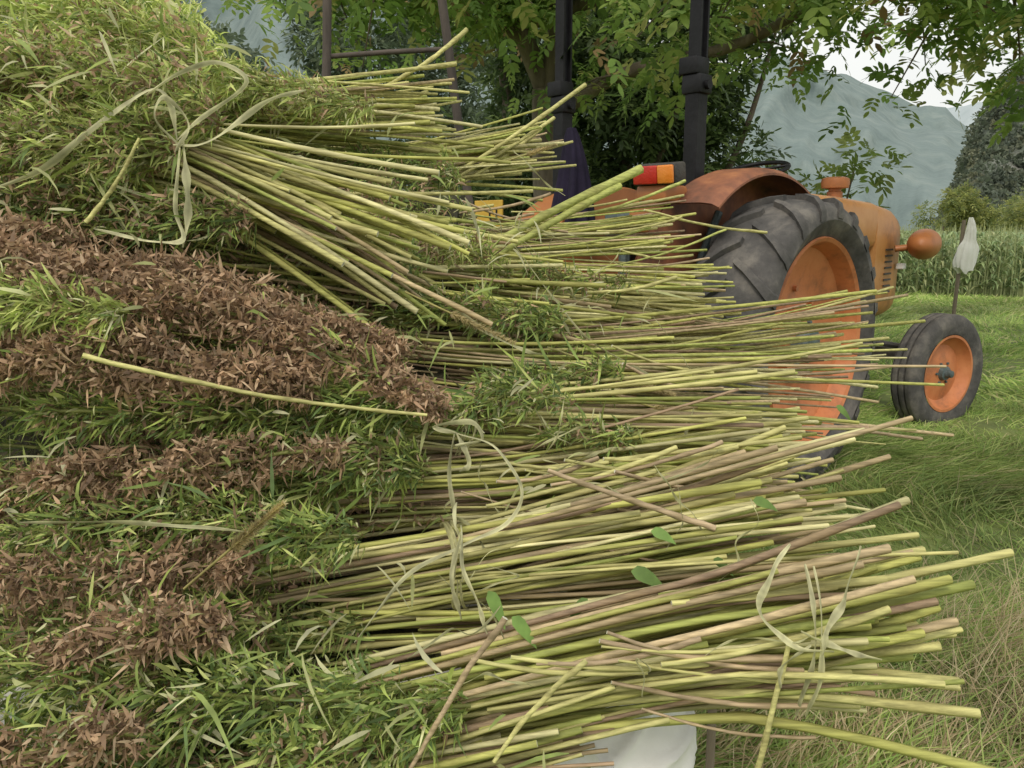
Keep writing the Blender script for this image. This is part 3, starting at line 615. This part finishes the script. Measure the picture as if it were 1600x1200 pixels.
def wheel(name, x, y, z, R0, Rr, W, side, lugs, steer=0):
    e = obj(name, None, TR); e.location = (x, y, z); e.rotation_euler = (0, 0, steer)
    g = Geo(); h = W / 2
    if lugs:
        rb = R0 - .028
        pf = [(Rr, -h * .62), (Rr + .02, -h * .80), (Rr + (rb - Rr) * .5, -h * 1.03), (rb - .045, -h * .99), (rb - .018, -h * .84), (rb - .004, -h * .45), (rb + .002, 0),
              (rb - .004, h * .45), (rb - .018, h * .84), (rb - .045, h * .99), (Rr + (rb - Rr) * .5, h * 1.03), (Rr + .02, h * .80), (Rr, h * .62)]
        lathe(g, pf, (0, 0, 0), 72)
        nl = 20
        for sgn in (-1, 1):
            for k in range(nl):
                t0 = k / nl * 6.2832 + (.5 / nl * 6.2832 if sgn > 0 else 0)
                secs = [(.02, 0, rb - .006, R0 - .002, .032), (.35, .06, rb - .01, R0 - .003, .036), (.75, .15, rb - .025, R0 - .014, .044), (.96, .205, rb - .055, R0 - .038, .052), (1.05, .225, rb - .085, R0 - .072, .052)]
                V = []
                for (a, dt, r0, r1, wd) in secs:
                    for (r, dd) in ((r0, -wd), (r1, -wd * .70), (r1, wd * .70), (r0, wd)):
                        th = t0 + dt + dd
                        V.append((r * math.cos(th), sgn * a * h, r * math.sin(th)))
                q = []
                for i in range(len(secs) - 1):
                    for j in range(4): q.append((i * 4 + j, i * 4 + (j + 1) % 4, i * 4 + 4 + (j + 1) % 4, i * 4 + 4 + j))
                q += [(0, 1, 2, 3), (16, 17, 18, 19)]
                g.add(V, q)
    else:
        rb = R0
        pf = [(Rr, -h * .6), (Rr + .012, -h * .85), (Rr + (rb - Rr) * .5, -h), (rb - .03, -h * .92), (rb - .008, -h * .75)]
        for c in (-.5, 0, .5):
            pf += [(rb - .003, (c - .2) * h), (rb, (c - .15) * h), (rb, (c + .12) * h), (rb - .003, (c + .16) * h), (rb - .018, (c + .18) * h), (rb - .018, (c + .28) * h)]
        pf += [(rb - .008, h * .8), (rb - .03, h * .92), (Rr + (rb - Rr) * .5, h), (Rr + .012, h * .85), (Rr, h * .6)]
        lathe(g, pf, (0, 0, 0), 72)
    o = part('tyre', g, M_tyre, e); shade_auto(o, 38)
    g = Geo(); s = side
    if lugs:
        pf = [(Rr + .018, s * h * .80), (Rr + .012, s * h * .86), (Rr - .005, s * h * .80), (Rr - .02, s * h * .62), (Rr - .03, s * h * .38), (Rr - .06, s * h * .34), (Rr - .11, s * h * .22), (Rr - .20, s * h * .10),
              (Rr * .45, s * h * .10), (Rr * .36, s * h * .14), (Rr * .34, s * h * .38), (.001, s * h * .42)]
        pb = [(Rr - .03, s * h * .3), (Rr - .035, -s * h * .5), (Rr + .01, -s * h * .82)]
    else:
        pf = [(Rr + .008, s * h * .86), (Rr - .008, s * h * .86), (Rr - .02, s * h * .55), (Rr - .035, s * h * .35), (Rr * .75, s * h * .15), (Rr * .5, s * h * .3), (Rr * .4, s * h * .38), (.001, s * h * .38)]
        pb = [(Rr - .02, s * h * .2), (Rr - .02, -s * h * .5), (Rr + .008, -s * h * .86)]
    lathe(g, pf, (0, 0, 0), 64); lathe(g, pb, (0, 0, 0), 64)
    if lugs:
        for k in range(8):
            a = k / 8 * 6.283; lathe(g, [(.001, s * h * .20), (.014, s * h * .20), (.014, s * h * .05)], (Rr * .53 * math.cos(a), 0, Rr * .53 * math.sin(a)), 8)
    o = part('rim', g, M_rim, e); shade_auto(o, 30)
    g = Geo()
    if lugs: lathe(g, [(.001, s * h * .75), (.07, s * h * .72), (.085, s * h * .6), (.09, s * h * .43), (.001, s * h * .38)], (0, 0, 0), 24)
    else: lathe(g, [(.001, s * h * 1.15), (.022, s * h * 1.1), (.03, s * h * .7), (.045, s * h * .66), (.05, s * h * .36), (.001, s * h * .3)], (0, 0, 0), 24)
    for k in range(6):
        a = k / 6 * 6.283; rr_ = .11 if lugs else .07
        lathe(g, [(.001, s * h * .50), (.009, s * h * .50), (.009, s * h * .3)], (rr_ * math.cos(a), 0, rr_ * math.sin(a)), 6)
    o = part('hub', g, M_hub, e); shade_auto(o)
    return e
wheel('rear_wheel', 0, -.585, .685, .70, .485, .38, -1, True)
wheel('rear_wheel', 0, .585, .685, .70, .485, .38, 1, True)
wheel('front_wheel', 1.95, -.73, .30, .385, .245, .18, -1, False, R(-17))
wheel('front_wheel', 1.95, .73, .30, .385, .245, .18, 1, False, R(-17))

def fender(sgn, yi, yo, R_, A0, A1, P1, mat, label):
    g = Geo(); n = 30
    def shell(th): return (R_ * math.cos(th) * 1.06 - .03, .69 + R_ * math.sin(th) * .985)
    V = []
    for i in range(n + 1):
        th = A0 + (A1 - A0) * i / n
        x, z = shell(th); cx, cz = math.cos(th), math.sin(th)
        for (y, dr) in ((yi, -.02), (yi, .0), (yi + sgn * .03, .010), (yo - sgn * .08, .010), (yo - sgn * .03, .002), (yo, -.018), (yo, -.028), (yo - sgn * .008, -.018), (yo - sgn * .035, -.006), (yo - sgn * .1, .003), (yi + sgn * .03, .003)):
            V.append((x + cx * dr, y, z + cz * dr))
    m = 11
    g.add(V, [(i * m + j, i * m + (j + 1) % m, (i + 1) * m + (j + 1) % m, (i + 1) * m + j) for i in range(n) for j in range(m)])
    V = []
    for i in range(n + 1):
        th = A0 + (P1 - A0) * i / n
        x, z = shell(th)
        for y in (yi - sgn * .004, yi + sgn * .004):
            V += [(x, y, z), (x * .35, y, .60 + (z - .60) * .35)]
    g.add(V, [(4 * i, 4 * i + 1, 4 * i + 5, 4 * i + 4) for i in range(n)] + [(4 * i + 2, 4 * i + 3, 4 * i + 7, 4 * i + 6) for i in range(n)])
    o = part('fender', g, mat, TR, label=label); shade_auto(o, 40)
fender(-1, -.24, -.50, .82, R(42), R(128), R(168), M_rust, 'rusty faded orange rear fender')
fender(1, .38, .74, .76, R(50), R(132), R(160), M_orange, None)

def loft(g, secs, seg=28, p=.35):
    V = []
    u = np.arange(seg) / seg * 2 * math.pi
    sq = lambda a: np.sign(a) * np.abs(a) ** p
    for (x, hw, zb, zt) in secs:
        V.append(np.stack([np.full(seg, x), hw * sq(np.cos(u)), (zb + zt) / 2 + (zt - zb) / 2 * sq(np.sin(u))], 1))
    n = len(secs); V = np.concatenate(V)
    q = [(i * seg + j, i * seg + (j + 1) % seg, (i + 1) * seg + (j + 1) % seg, (i + 1) * seg + j) for i in range(n - 1) for j in range(seg)]
    g.add(V, q)
    for r in (0, n - 1):
        vv = V[r * seg:(r + 1) * seg]; g.add(np.concatenate([vv, [vv.mean(0)]]), None, [(j, (j + 1) % seg, seg) for j in range(seg)])
g = Geo(); loft(g, [(.85, .27, 1.10, 1.42), (1.0, .30, 1.08, 1.43), (1.3, .33, 1.08, 1.42), (1.74, .34, 1.08, 1.40)])
o = part('hood', g, M_hood); shade_auto(o, 40)
g = Geo(); loft(g, [(1.745, .345, .62, 1.402), (1.86, .35, .61, 1.395), (2.10, .345, .61, 1.37), (2.24, .325, .62, 1.33), (2.28, .29, .66, 1.27)])
o = part('radiator_cowl', g, M_hood); shade_auto(o, 40)
for k in range(12):
    g = Geo(); box(g, (2.282, -.17, .78 + k * .036), (2.292, .17, .797 + k * .036)); part('grille_slat', g, M_black, smooth=False)
for k in range(8):
    g = Geo(); box(g, (1.90, -.359, .80 + k * .04), (2.02, -.3515, .812 + k * .04)); part('louvre', g, M_engine, smooth=False)
g = Geo()
box(g, (.55, -.17, .42), (1.72, .17, 1.06), bev=.02); box(g, (.7, -.22, .62), (1.5, -.16, .95), bev=.01)
for k in range(5): box(g, (.8 + k * .15, -.25, .82), (.87 + k * .15, -.2, 1.04), bev=.008)
tube(g, [(.9, -.22, .7), (1.2, -.25, .75), (1.5, -.24, .85), (1.7, -.22, 1.0)], .018, 8)
lathe(g, [(.001, -.03), (.08, -.03), (.08, .03), (.001, .03)], (1.2, -.24, .62), 20)
o = part('engine', g, M_engine); shade_auto(o)
g = Geo(); box(g, (-.25, -.2, .42), (.6, .2, .95), bev=.03); box(g, (-.12, -.42, .6), (.12, .42, .78), bev=.04)
box(g, (1.55, -.12, .38), (2.1, .12, .62), bev=.02)
box(g, (-.45, -.10, .40), (-.22, .10, .72), bev=.02)
box(g, (.2, -.36, .42), (.7, -.2, .46), bev=.01); box(g, (.2, .2, .42), (.7, .36, .46), bev=.01)
o = part('chassis', g, M_engine); shade_auto(o)
g = Geo(); box(g, (1.90, -.60, .36), (2.0, .60, .44), bev=.012)
for s in (-1, 1):
    box(g, (1.895, s * .60 - .04, .25), (2.005, s * .60 + .04, .53), bev=.012)
    tube(g, [(1.95, s * .58, .30), (1.95, s * .71, .30)], .035, 10)
tube(g, [(1.77, -.58, .47), (1.2, -.25, .58)], .018, 8)
tube(g, [(1.74, -.58, .46), (1.74, .58, .46)], .016, 8)
o = part('front_axle', g, M_engine); shade_auto(o)
g = Geo(); lathe(g, [(.001, 1.41), (.05, 1.41), (.05, 1.46), (.04, 1.465), (.04, 1.48), (.085, 1.485), (.09, 1.52), (.085, 1.545), (.06, 1.555), (.001, 1.558)], (1.66, -.08, 0), 28, 'z')
o = part('air_intake', g, M_orange); shade_auto(o, 40)
for s in (-1, 1):
    e = obj('headlight', None, TR); e.location = (2.17, s * .50, 1.12); e.rotation_euler = (0, 0, R(-s * 12))
    g = Geo(); lathe(g, [(.001, -.25), (.025, -.245), (.05, -.225), (.078, -.17), (.096, -.08), (.104, .02), (.104, .08), (.097, .085)], (0, 0, 0), 28, 'x')
    o = part('housing', g, M_orange, e); shade_auto(o, 50)
    g = Geo(); lathe(g, [(.001, .11), (.06, .103), (.096, .086)], (0, 0, 0), 28, 'x'); part('lens', g, M_white, e)
    g = Geo(); tube(g, [(-.06, 0, -.02), (-.09, -s * .08, -.02), (-.11, -s * .16, -.03)], .022, 8); part('bracket', g, M_orange, e)
g = Geo(); box(g, (2.12, -.40, .95), (2.18, -.349, .99), bev=.008); part('indicator', g, M_white, smooth=False)
g = Geo(); box(g, (-.18, -.2, .95), (.2, .2, 1.03), bev=.03); box(g, (-.24, -.2, 1.02), (-.16, .2, 1.28), bev=.03); box(g, (-.06, -.06, .8), (.06, .06, .96))
o = part('seat', g, M_black); shade_auto(o)
g = Geo()
th = np.linspace(0, 2 * math.pi, 33); c = np.array([.68, -.02, 1.55]); ax = unit(np.array([-.3, 0, .95])); b1 = unit(np.cross(ax, [0, 1, 0])); b2 = np.array([0, 1., 0])
tube(g, [c + b1 * math.cos(t) * .18 + b2 * math.sin(t) * .18 for t in th], .013, 8)
for t in (0, 2.1, 4.2): tube(g, [c, c + b1 * math.cos(t) * .18 + b2 * math.sin(t) * .18], .009, 6)
tube(g, [c + ax * .02, (.86, 0, 1.1)], .022, 8)
part('steering_wheel', g, M_black)
e = obj('tail_light', None, TR); e.location = (-.64, -.25, 1.425); e.rotation_euler = (0, R(-8), 0)
g = Geo(); box(g, (-.03, -.105, -.012), (.06, .11, .078), bev=.012); o = part('housing', g, M_engine, e); shade_auto(o)
g = Geo(); box(g, (-.050, -.02, -.006), (-.031, .104, .072), bev=.006); part('red_lens', g, M_red, e, label='red tail lamp lens')
g = Geo(); box(g, (-.050, -.10, -.006), (-.031, -.022, .072), bev=.006); part('amber_lens', g, M_amber, e, label='amber turn signal lens')
g = Geo(); box(g, (-.66, -.30, 1.34), (-.48, -.14, 1.412), bev=.015); box(g, (-.50, -.24, 1.20), (-.30, .02, 1.36), bev=.03); box(g, (-.46, -.2, 1.05), (-.3, -.05, 1.24), bev=.02)
o = part('rear_bracket', g, M_orange); shade_auto(o)
g = Geo(); box(g, (-.42, .06, 1.18), (-.2, .22, 1.30), bev=.015); tube(g, [(-.4, .1, .7), (-.4, .1, 1.2)], .03, 8); tube(g, [(-.45, -.3, .75), (-.3, -.28, 1.1), (-.2, -.3, 1.3)], .02, 8)
o = part('tool_box', g, M_hub); shade_auto(o)
e = obj('licence_plate', None, TR); e.location = (-.76, .70, 1.29)
g = Geo(); box(g, (-.006, -.10, -.075), (.006, .10, .075), bev=.003); part('plate', g, M_yellow, e, smooth=False)
fc = bpy.data.curves.new('plate_text', 'FONT'); fc.body = 'U'; fc.size = .10; fc.align_x = 'CENTER'; fc.align_y = 'CENTER'; fc.extrude = .001
tmp = bpy.data.objects.new('tmp', fc); col.objects.link(tmp)
bpy.context.view_layer.update()
dg = bpy.context.evaluated_depsgraph_get(); tm = bpy.data.meshes.new_from_object(tmp.evaluated_get(dg)); bpy.data.objects.remove(tmp)
tm.materials.clear(); tm.materials.append(M_black)
o = obj('lettering', tm, e); o.location = (-.009, -.04, 0); o.rotation_euler = (R(90), 0, R(-90))

# forklift mast
MA = obj('forklift_mast', None, label='black steel forklift mast mounted behind the tractor seat', category='forklift mast')
MA.location = (.967, 4.303, .03); MA.rotation_euler = (0, 0, R(43))
for y in (-.13, .76):
    g = Geo(); x = -.22
    box(g, (x - .035, y - .032, .35), (x - .022, y + .032, 3.4)); box(g, (x + .022, y - .032, .35), (x + .035, y + .032, 3.4)); box(g, (x - .023, y - .012, .35), (x + .023, y + .012, 3.4))
    box(g, (x - .042, y - .038, .45), (x + .042, y + .038, 1.92), bev=.006)
    o = part('rail', g, M_black, MA, smooth=False)
    g = Geo(); box(g, (x - .052, y - .055, 1.86), (x + .052, y + .055, 1.95), bev=.01); box(g, (x - .06, y - .035, 1.95), (x + .05, y + .07, 2.03), bev=.008)
    lathe(g, [(.001, -.075), (.022, -.075), (.022, .075), (.001, .075)], (x, y, 1.90), 16)
    o = part('clamp', g, M_black, MA); shade_auto(o)
g = Geo(); box(g, (-.27, -.2, .5), (-.17, .82, .58), bev=.01); part('cross_bar', g, M_black, MA, smooth=False)
g = Geo(); box(g, (-.27, -.2, 3.2), (-.17, .82, 3.3), bev=.01); part('cross_bar', g, M_black, MA, smooth=False)

g = Geo(); seg = 48; V = []
for z in np.linspace(0, 1, 18):
    u = np.arange(seg) / seg * 6.283
    r = (.02 + .085 * z ** .7) * (1 + (.1 + .2 * z) * np.sin(u * 7 + z * 2) + .1 * np.sin(u * 3)) * (1 - .15 * max(0, z - .85) / .15)
    V.append(np.stack([.30 + r * np.cos(u) + .015 * math.sin(z * 3), 4.18 + r * np.sin(u), 1.75 - .54 * z + .02 * z * np.sin(u * 3)], 1))
V = np.concatenate(V); g.add(V, [(i * seg + j, i * seg + (j + 1) % seg, (i + 1) * seg + (j + 1) % seg, (i + 1) * seg + j) for i in range(17) for j in range(seg)])
obj('umbrella', g.mesh('umbrella', M_cloth), label='folded dark navy umbrella leaning beside the mast', category='umbrella')

# ladder
LD = obj('wooden_ladder', None, label='old weathered wooden orchard ladder behind the pile', category='ladder')
LL = [(-.70, 2.6, 0), (-.652, 2.93, 1.688), (-.645, 3.06, 2.5)]; RL = [(.03, 2.6, 0), (-.1756, 2.9, 1.52), (-.252, 3.01, 2.085), (-.31, 3.08, 2.5)]
for pl in (LL, RL):
    g = Geo(); tube(g, catmull(pl, 6), .016, 8); part('rail', g, M_oldwood, LD)
for z in (.35, .75, 1.15, 1.86, 2.25):
    xl = np.interp(z, [p[2] for p in LL], [p[0] for p in LL]); xr = np.interp(z, [p[2] for p in RL], [p[0] for p in RL]); y = np.interp(z, [p[2] for p in RL], [p[1] for p in RL])
    g = Geo(); tube(g, [(xl, y, z - .015), ((xl + xr) / 2, y, z), (xr, y, z + .01)], .009, 8); part('rung', g, M_oldwood, LD)

# white bag on post
PO = obj('wooden_post', None, label='thin pale wooden post at the edge of the corn field', category='post')
g = Geo(); tube(g, [(5.05, 9.1, 0), (5.06, 9.1, .7), (5.06, 9.1, 1.35)], .022, 8); part('post', g, M_post, PO)
g = Geo(); seg = 48; V = []
for z in np.linspace(0, 1, 24):
    u = np.arange(seg) / seg * 6.283; r = np.interp(z, [0, .08, .25, .45, .6, .9, 1], [.02, .035, .05, .06, .10, .105, .095])
    r = r * (1 + .18 * np.sin(u * 4 + z * 3) + .12 * np.sin(u * 9 - z * 5))
    V.append(np.stack([5.10 + r * np.cos(u) + .02 * np.sin(z * 5), 9.04 + r * np.sin(u) * .4, 1.38 - .58 * z + .035 * z * np.sin(u * 2 + 1) + .015 * z * np.sin(u * 5)], 1))
V = np.concatenate(V); g.add(V, [(i * seg + j, i * seg + (j + 1) % seg, (i + 1) * seg + (j + 1) % seg, (i + 1) * seg + j) for i in range(23) for j in range(seg)])
g.add(np.concatenate([V[-seg:], [V[-seg:].mean(0)]]), None, [(j, (j + 1) % seg, seg) for j in range(seg)])
obj('bag', g.mesh('bag', M_white), label='limp white bag hanging on a field post', category='bag')

# ------------------------------------------------------------------ trees
def pinnate(g, P, Dr, Ln, colr, nleaf=7, lw=.42):
    n = len(P); side = unit(np.cross(Dr, np.array([0, 0, 1.]) + rng.normal(0, .35, (n, 3))))
    nrm = np.cross(side, Dr)
    for k in range(nleaf):
        t = .3 + .7 * (k // 2 + .5) / (nleaf / 2) if k < nleaf - 1 else 1.0
        s = (1 if k % 2 else -1)
        b = P + Dr * (Ln * t)[:, None] + np.array([0, 0, -.25]) * (Ln * t * t)[:, None]
        d = unit(Dr * .55 + side * s * 1.0 + rng.normal(0, .12, (n, 3))) if k < nleaf - 1 else unit(Dr + rng.normal(0, .1, (n, 3)))
        S = unit(np.cross(d, nrm)); l = Ln * rng.uniform(.34, .5, n)
        c = colr * rng.uniform(.85, 1.15, (n, 1))
        leaflets(g, b, d, S, nrm * rng.normal(0, .15, (n, 1)) + np.array([0, 0, -.2]), l, l * lw, c, prof=(.2, .95, .9, .08))

def crown(blobs, n, size, cols, weights, lw=.42, pn=5, shell=.35):
    g = Geo(); vol = np.array([b[1] ** 2 for b in blobs]); pick = rng.choice(len(blobs), n, p=vol / vol.sum())
    C = np.array([b[0] for b in blobs], float)[pick]; Rr = np.array([b[1] for b in blobs], float)[pick]
    d = unit(rng.normal(0, 1, (n, 3))); rad = Rr * (1 - shell * rng.random(n) ** 1.2)
    P = C + d * rad[:, None] * np.array([1, 1, .8])
    P += np.stack([fbm(P[:, 1] * 3, P[:, 2] * 3, 1, 2, 71), fbm(P[:, 0] * 3, P[:, 2] * 3, 1, 2, 72), fbm(P[:, 0] * 3, P[:, 1] * 3, 1, 2, 73)], 1) * Rr[:, None] * .3
    D = unit(d + rng.normal(0, .6, (n, 3)) + np.array([0, 0, -.35]))
    cc = np.array(cols)[rng.choice(len(cols), n, p=np.array(weights) / sum(weights))]
    pinnate(g, P, D, size * rng.uniform(.7, 1.2, n), cc, pn, lw)
    return g

WT = obj('walnut_tree', None, label='walnut tree with spreading low leafy branches', category='tree')
g = Geo()
def limb(pts, r0, r1, sides=10):
    c = catmull(pts, 6); tube(g, c, np.linspace(r0, r1, len(c)), sides); return c
limbs = []
limb([(.45, 8.1, -.1), (.42, 8.0, 1.0), (.36, 7.95, 1.9), (.34, 7.9, 2.55)], .20, .15, 14)
limbs.append(limb([(.34, 7.9, 2.5), (.12, 7.8, 2.95), (-.12, 7.6, 3.4), (-.6, 7.2, 4.2)], .11, .04))
limbs.append(limb([(.34, 7.9, 2.5), (.42, 7.8, 3.0), (.45, 7.6, 3.6), (.8, 7.2, 4.6)], .12, .05))
limbs.append(limb([(.38, 7.9, 2.3), (1.0, 7.4, 2.6), (1.9, 6.9, 2.75), (2.8, 6.4, 3.2), (3.8, 6.0, 3.3)], .07, .02))
limbs.append(limb([(.45, 7.8, 3.2), (1.4, 7.0, 3.3), (2.5, 6.2, 3.1), (3.4, 5.8, 2.8), (4.3, 5.6, 2.5)], .06, .012))
limbs.append(limb([(.1, 7.8, 2.95), (-.5, 7.2, 3.3), (-1.2, 6.8, 3.3), (-1.7, 6.6, 3.1)], .06, .015))
limbs.append(limb([(.6, 7.5, 4.0), (1.6, 6.4, 3.6), (2.6, 5.4, 3.2), (3.0, 4.9, 2.75)], .06, .012))
limbs.append(limb([(-.1, 7.6, 3.4), (-.5, 6.4, 3.4), (-.8, 5.6, 3.1)], .05, .012))
limbs.append(limb([(.8, 7.2, 4.2), (1.0, 5.8, 3.6), (1.3, 5.2, 3.05), (1.5, 5.0, 2.7)], .05, .01))
limbs.append(limb([(3.0, 6.3, 3.2), (4.2, 6.6, 3.2), (5.2, 6.8, 3.0), (6.0, 7.0, 2.7)], .04, .01))
tips = []
for ci, c in enumerate(limbs):
    for _ in range(26):
        i = rng.integers(len(c) // 4 if ci > 1 else len(c) // 2, len(c)); p = c[i]
        d = unit(rng.normal(0, 1, 3) * [1, .8, .45] + np.array([0, -.1, -.02])); ln = rng.uniform(.3, .9)
        e1 = p + d * ln + np.array([0, 0, -.15 * ln])
        tube(g, [p, p + d * ln * .5, e1], [.012, .008, .004], 5); tips += [p + d * ln * .5, e1, e1 + rng.normal(0, .1, 3), p + d * ln * .8]
part('trunk', g, M_bark, WT)
tips = np.array(tips)
extra = np.stack([rng.uniform(-1.6, 6.5, 250), rng.uniform(5.2, 8.6, 250), rng.uniform(3.1, 4.2, 250)], 1)
extra[:, 2] += .3 * fbm(extra[:, 0] * 2, extra[:, 1] * 2, 1, 2, 44)
hang = np.stack([rng.uniform(2.2, 6.3, 140), rng.uniform(5.0, 7.4, 140), rng.uniform(2.45, 3.1, 140)], 1)
allp = np.concatenate([tips, extra, hang])
k = 5; P = np.repeat(allp, k, axis=0) + rng.normal(0, .12, (len(allp) * k, 3)); n = len(P)
D = unit(rng.normal(0, 1, (n, 3)) * [1, 1, .5] + np.array([0, 0, -.25]))
cc = np.array([[.23, .36, .09], [.33, .45, .12], [.16, .26, .07], [.48, .50, .18], [.40, .28, .15]])[rng.choice(5, n, p=[.36, .34, .13, .14, .03])]
g = Geo(); pinnate(g, P, D, rng.uniform(.11, .22, n), cc, 7, .5)
part('crown', g, M_walnut, WT)

def tree(name, blobs, n, size, cols, wts, label, cat, trunk=None, lw=.42, pn=5, mat=M_walnut, shell=.35):
    e = obj(name, None, label=label, category=cat)
    gg = crown(blobs, n, size, cols, wts, lw, pn, shell); part('crown', gg, mat, e)
    gg = Geo()
    for pts, r0, r1 in (trunk or []):
        c = catmull(pts, 5); tube(gg, c, np.linspace(r0, r1, len(c)), 8)
    if trunk: part('trunk', gg, M_bark, e)
DK = [[.07, .11, .04], [.11, .165, .055], [.17, .235, .08]]
for (cx, cy, s, top) in [(-.1, 10.4, .95, 4.6), (1.3, 10.2, .95, 4.4), (2.3, 10.6, .8, 4.1)]:
    bl = [((cx + rng.normal(0, .45), cy + rng.normal(0, .4), z), s * rng.uniform(.7, 1.0)) for z in np.linspace(.5, top, 6) for _ in range(2)]
    tree('broadleaf_tree', bl, 4300, .24, DK, [.5, .32, .18], 'dense dark green broadleaf tree behind the tractor', 'tree', [([(cx, cy, 0), (cx + .1, cy, 2), (cx - .1, cy, 4)], .13, .05), ([(cx, cy, 1), (cx + .6, cy - .2, 2.4), (cx + .9, cy - .3, 3.6)], .06, .02)])
tree('shrub', [((2.95, 7.4, 1.45), .34), ((3.3, 7.5, 1.8), .2), ((2.6, 7.6, 1.1), .4)], 170, .22, [[.2, .28, .07], [.28, .34, .1]], [.6, .4], 'small leafy shrub behind tractor hood', 'shrub', [([(2.9, 7.5, 0), (2.95, 7.4, 1.0), (3.1, 7.4, 1.9)], .02, .006)], pn=7, shell=.9)
HZ = [[.16, .21, .13], [.22, .27, .17], [.13, .175, .11]]  # greyed leaf palette, distance haze painted into the colours
for (cx, cy, s, hh) in [(-9.5, 24, 1.8, 7), (-5.2, 25, 1.5, 8.5), (-2.0, 27, 1.8, 8.5), (-13, 26, 2.4, 8)]:
    bl = [((cx + rng.normal(0, s * .5), cy + rng.normal(0, s * .4), z), s * rng.uniform(.45, .85)) for z in np.linspace(1.5, hh, 6) for _ in range(2)]
    tree('broadleaf_tree', bl, 3000, .5, HZ, [.4, .3, .3], 'haze-tinted grey green tree standing beyond the field', 'tree', [([(cx, cy, 0), (cx, cy, hh * .5), (cx + .3, cy, hh)], .2, .06)])
YB = [[.36, .38, .12], [.26, .31, .10], [.18, .23, .09]]
for (cx, cy, s) in [(22.3, 42, 1.4), (25.2, 44, 1.0), (29, 45, 1.3), (19.0, 52, .8), (33, 50, 1.6), (27.6, 50, .9)]:
    bl = [((cx + rng.normal(0, s * .7), cy + rng.normal(0, s * .4), z), s * rng.uniform(.3, .7)) for z in (s * .4, s * .9, s * 1.4, s * 1.9) for _ in range(3)]
    tree('shrub_tree', bl, 2200, .34, YB, [.5, .3, .2], 'yellow green bushy tree beyond the corn', 'tree', [([(cx, cy, 0), (cx, cy, s)], .12, .06)], shell=.6)

# ------------------------------------------------------------------ corn field
n = 3400
yy = 14.5 + 24 * rng.random(n) ** 1.6; yy = np.round(yy / .7) * .7 + rng.normal(0, .06, n); xx = rng.uniform(.18, .9, n) * yy
hh = rng.uniform(1.05, 1.35, n)
g = Geo()
P = np.stack([xx, yy, np.zeros(n)], 1)
leaflets(g, P, np.tile([0, 0, 1.], (n, 1)) + rng.normal(0, .03, (n, 3)), np.tile([1., 0, 0], (n, 1)), np.zeros((n, 3)), hh, np.full(n, .025), np.tile([.34, .38, .18], (n, 1)), prof=(1, .9, .7, .3))
for k in range(8):
    z = hh * (.15 + .8 * k / 8); a = rng.random(n) * 6.28; D = unit(np.stack([np.cos(a), np.sin(a), np.full(n, 1.1)], 1))
    c = np.array([[.24, .33, .15], [.32, .40, .18], [.42, .44, .22]])[rng.choice(3, n, p=[.45, .4, .15])]  # corn greens lightened to carry some painted distance haze
    leaflets(g, P + np.stack([0 * z, 0 * z, z], 1), D, unit(np.cross(D, [0, 0, 1.])), np.tile([0, 0, -.8], (n, 1)), rng.uniform(.32, .52, n), np.full(n, .05), c, prof=(.6, 1, .7, .05))
obj('corn_field', g.mesh('corn_field', M_corn), kind='stuff', label='field of green corn plants in rows', category='corn')

# ------------------------------------------------------------------ grass
def grass(x0, x1, y0, y1, n, hmin, hmax, wd, colors, wts, lie, name, label, wedge=True):
    x = rng.uniform(x0, x1, n); y = rng.uniform(y0, y1, n)
    if wedge:
        keep = (x < y * .9 + .5); x = x[keep]; y = y[keep]
    cl = fbm(x * 4, y * 4, 1.2, 3, 55); keep = rng.random(len(x)) < .65 + .5 * cl; x = x[keep]; y = y[keep]; n = len(x)
    P = np.stack([x, y, ground_z(x, y) - .01], 1)
    flow = fbm(x * 1.6, y * 1.6, 1, 2, 66) * 3.0 + rng.normal(0, .5, n)
    D = unit(np.stack([np.cos(flow) * lie + rng.normal(0, .35, n), np.sin(flow) * lie + rng.normal(0, .35, n), np.full(n, 1.0) * rng.uniform(.4, 1.2, n)], 1))
    c = np.array(colors)[rng.choice(len(colors), n, p=np.array(wts) / sum(wts))]
    tone = 1 + .5 * fbm(x * 1.5, y * 1.5, 1, 4, 77)[:, None]
    a = rng.random(n) * 6.28; S = unit(np.cross(D, np.stack([np.cos(a), np.sin(a), 0 * a], 1)))
    h = rng.uniform(hmin, hmax, n) * (1 + .6 * fbm(x * 3, y * 3, 1, 3, 12))
    B = np.stack([np.cos(flow) * lie * .5, np.sin(flow) * lie * .5, np.full(n, -.45)], 1) + rng.normal(0, .15, (n, 3))
    g = Geo(); leaflets(g, P, D, S, B, h, np.full(n, wd), c * tone, prof=(.8, 1, .7, .05), c_tip=1.25)
    return obj(name, g.mesh(name, M_grass), kind='stuff', label=label, category='grass')
GC = [[.21, .32, .08], [.31, .42, .11], [.41, .48, .16], [.50, .46, .24]]
grass(.2, 5.2, 1.4, 5.5, 105000, .07, .19, .0045, GC, [.35, .35, .2, .1], .9, 'grass', 'lush flattened green meadow grass')
grass(1.5, 12, 5.5, 15, 80000, .07, .20, .011, GC, [.3, .35, .25, .1], .6, 'grass', 'green meadow grass reaching the corn')
grass(-6, 1.5, 2.6, 13, 22000, .10, .25, .013, GC, [.4, .35, .2, .05], .5, 'grass', 'green grass under the trees', wedge=False)
DC = [[.46, .37, .22], [.55, .47, .30], [.33, .25, .15], [.30, .37, .12], [.22, .31, .09]]
grass(.35, 2.0, 1.0, 1.9, 13000, .06, .22, .0035, DC, [.26, .18, .14, .26, .16], .5, 'dry_grass', 'dry brown grass beside the pile')
grass(1.15, 1.9, 1.5, 2.4, 3000, .2, .40, .0022, DC, [.35, .35, .1, .1, .1], .4, 'dry_grass', 'tall dry brown grass stems')
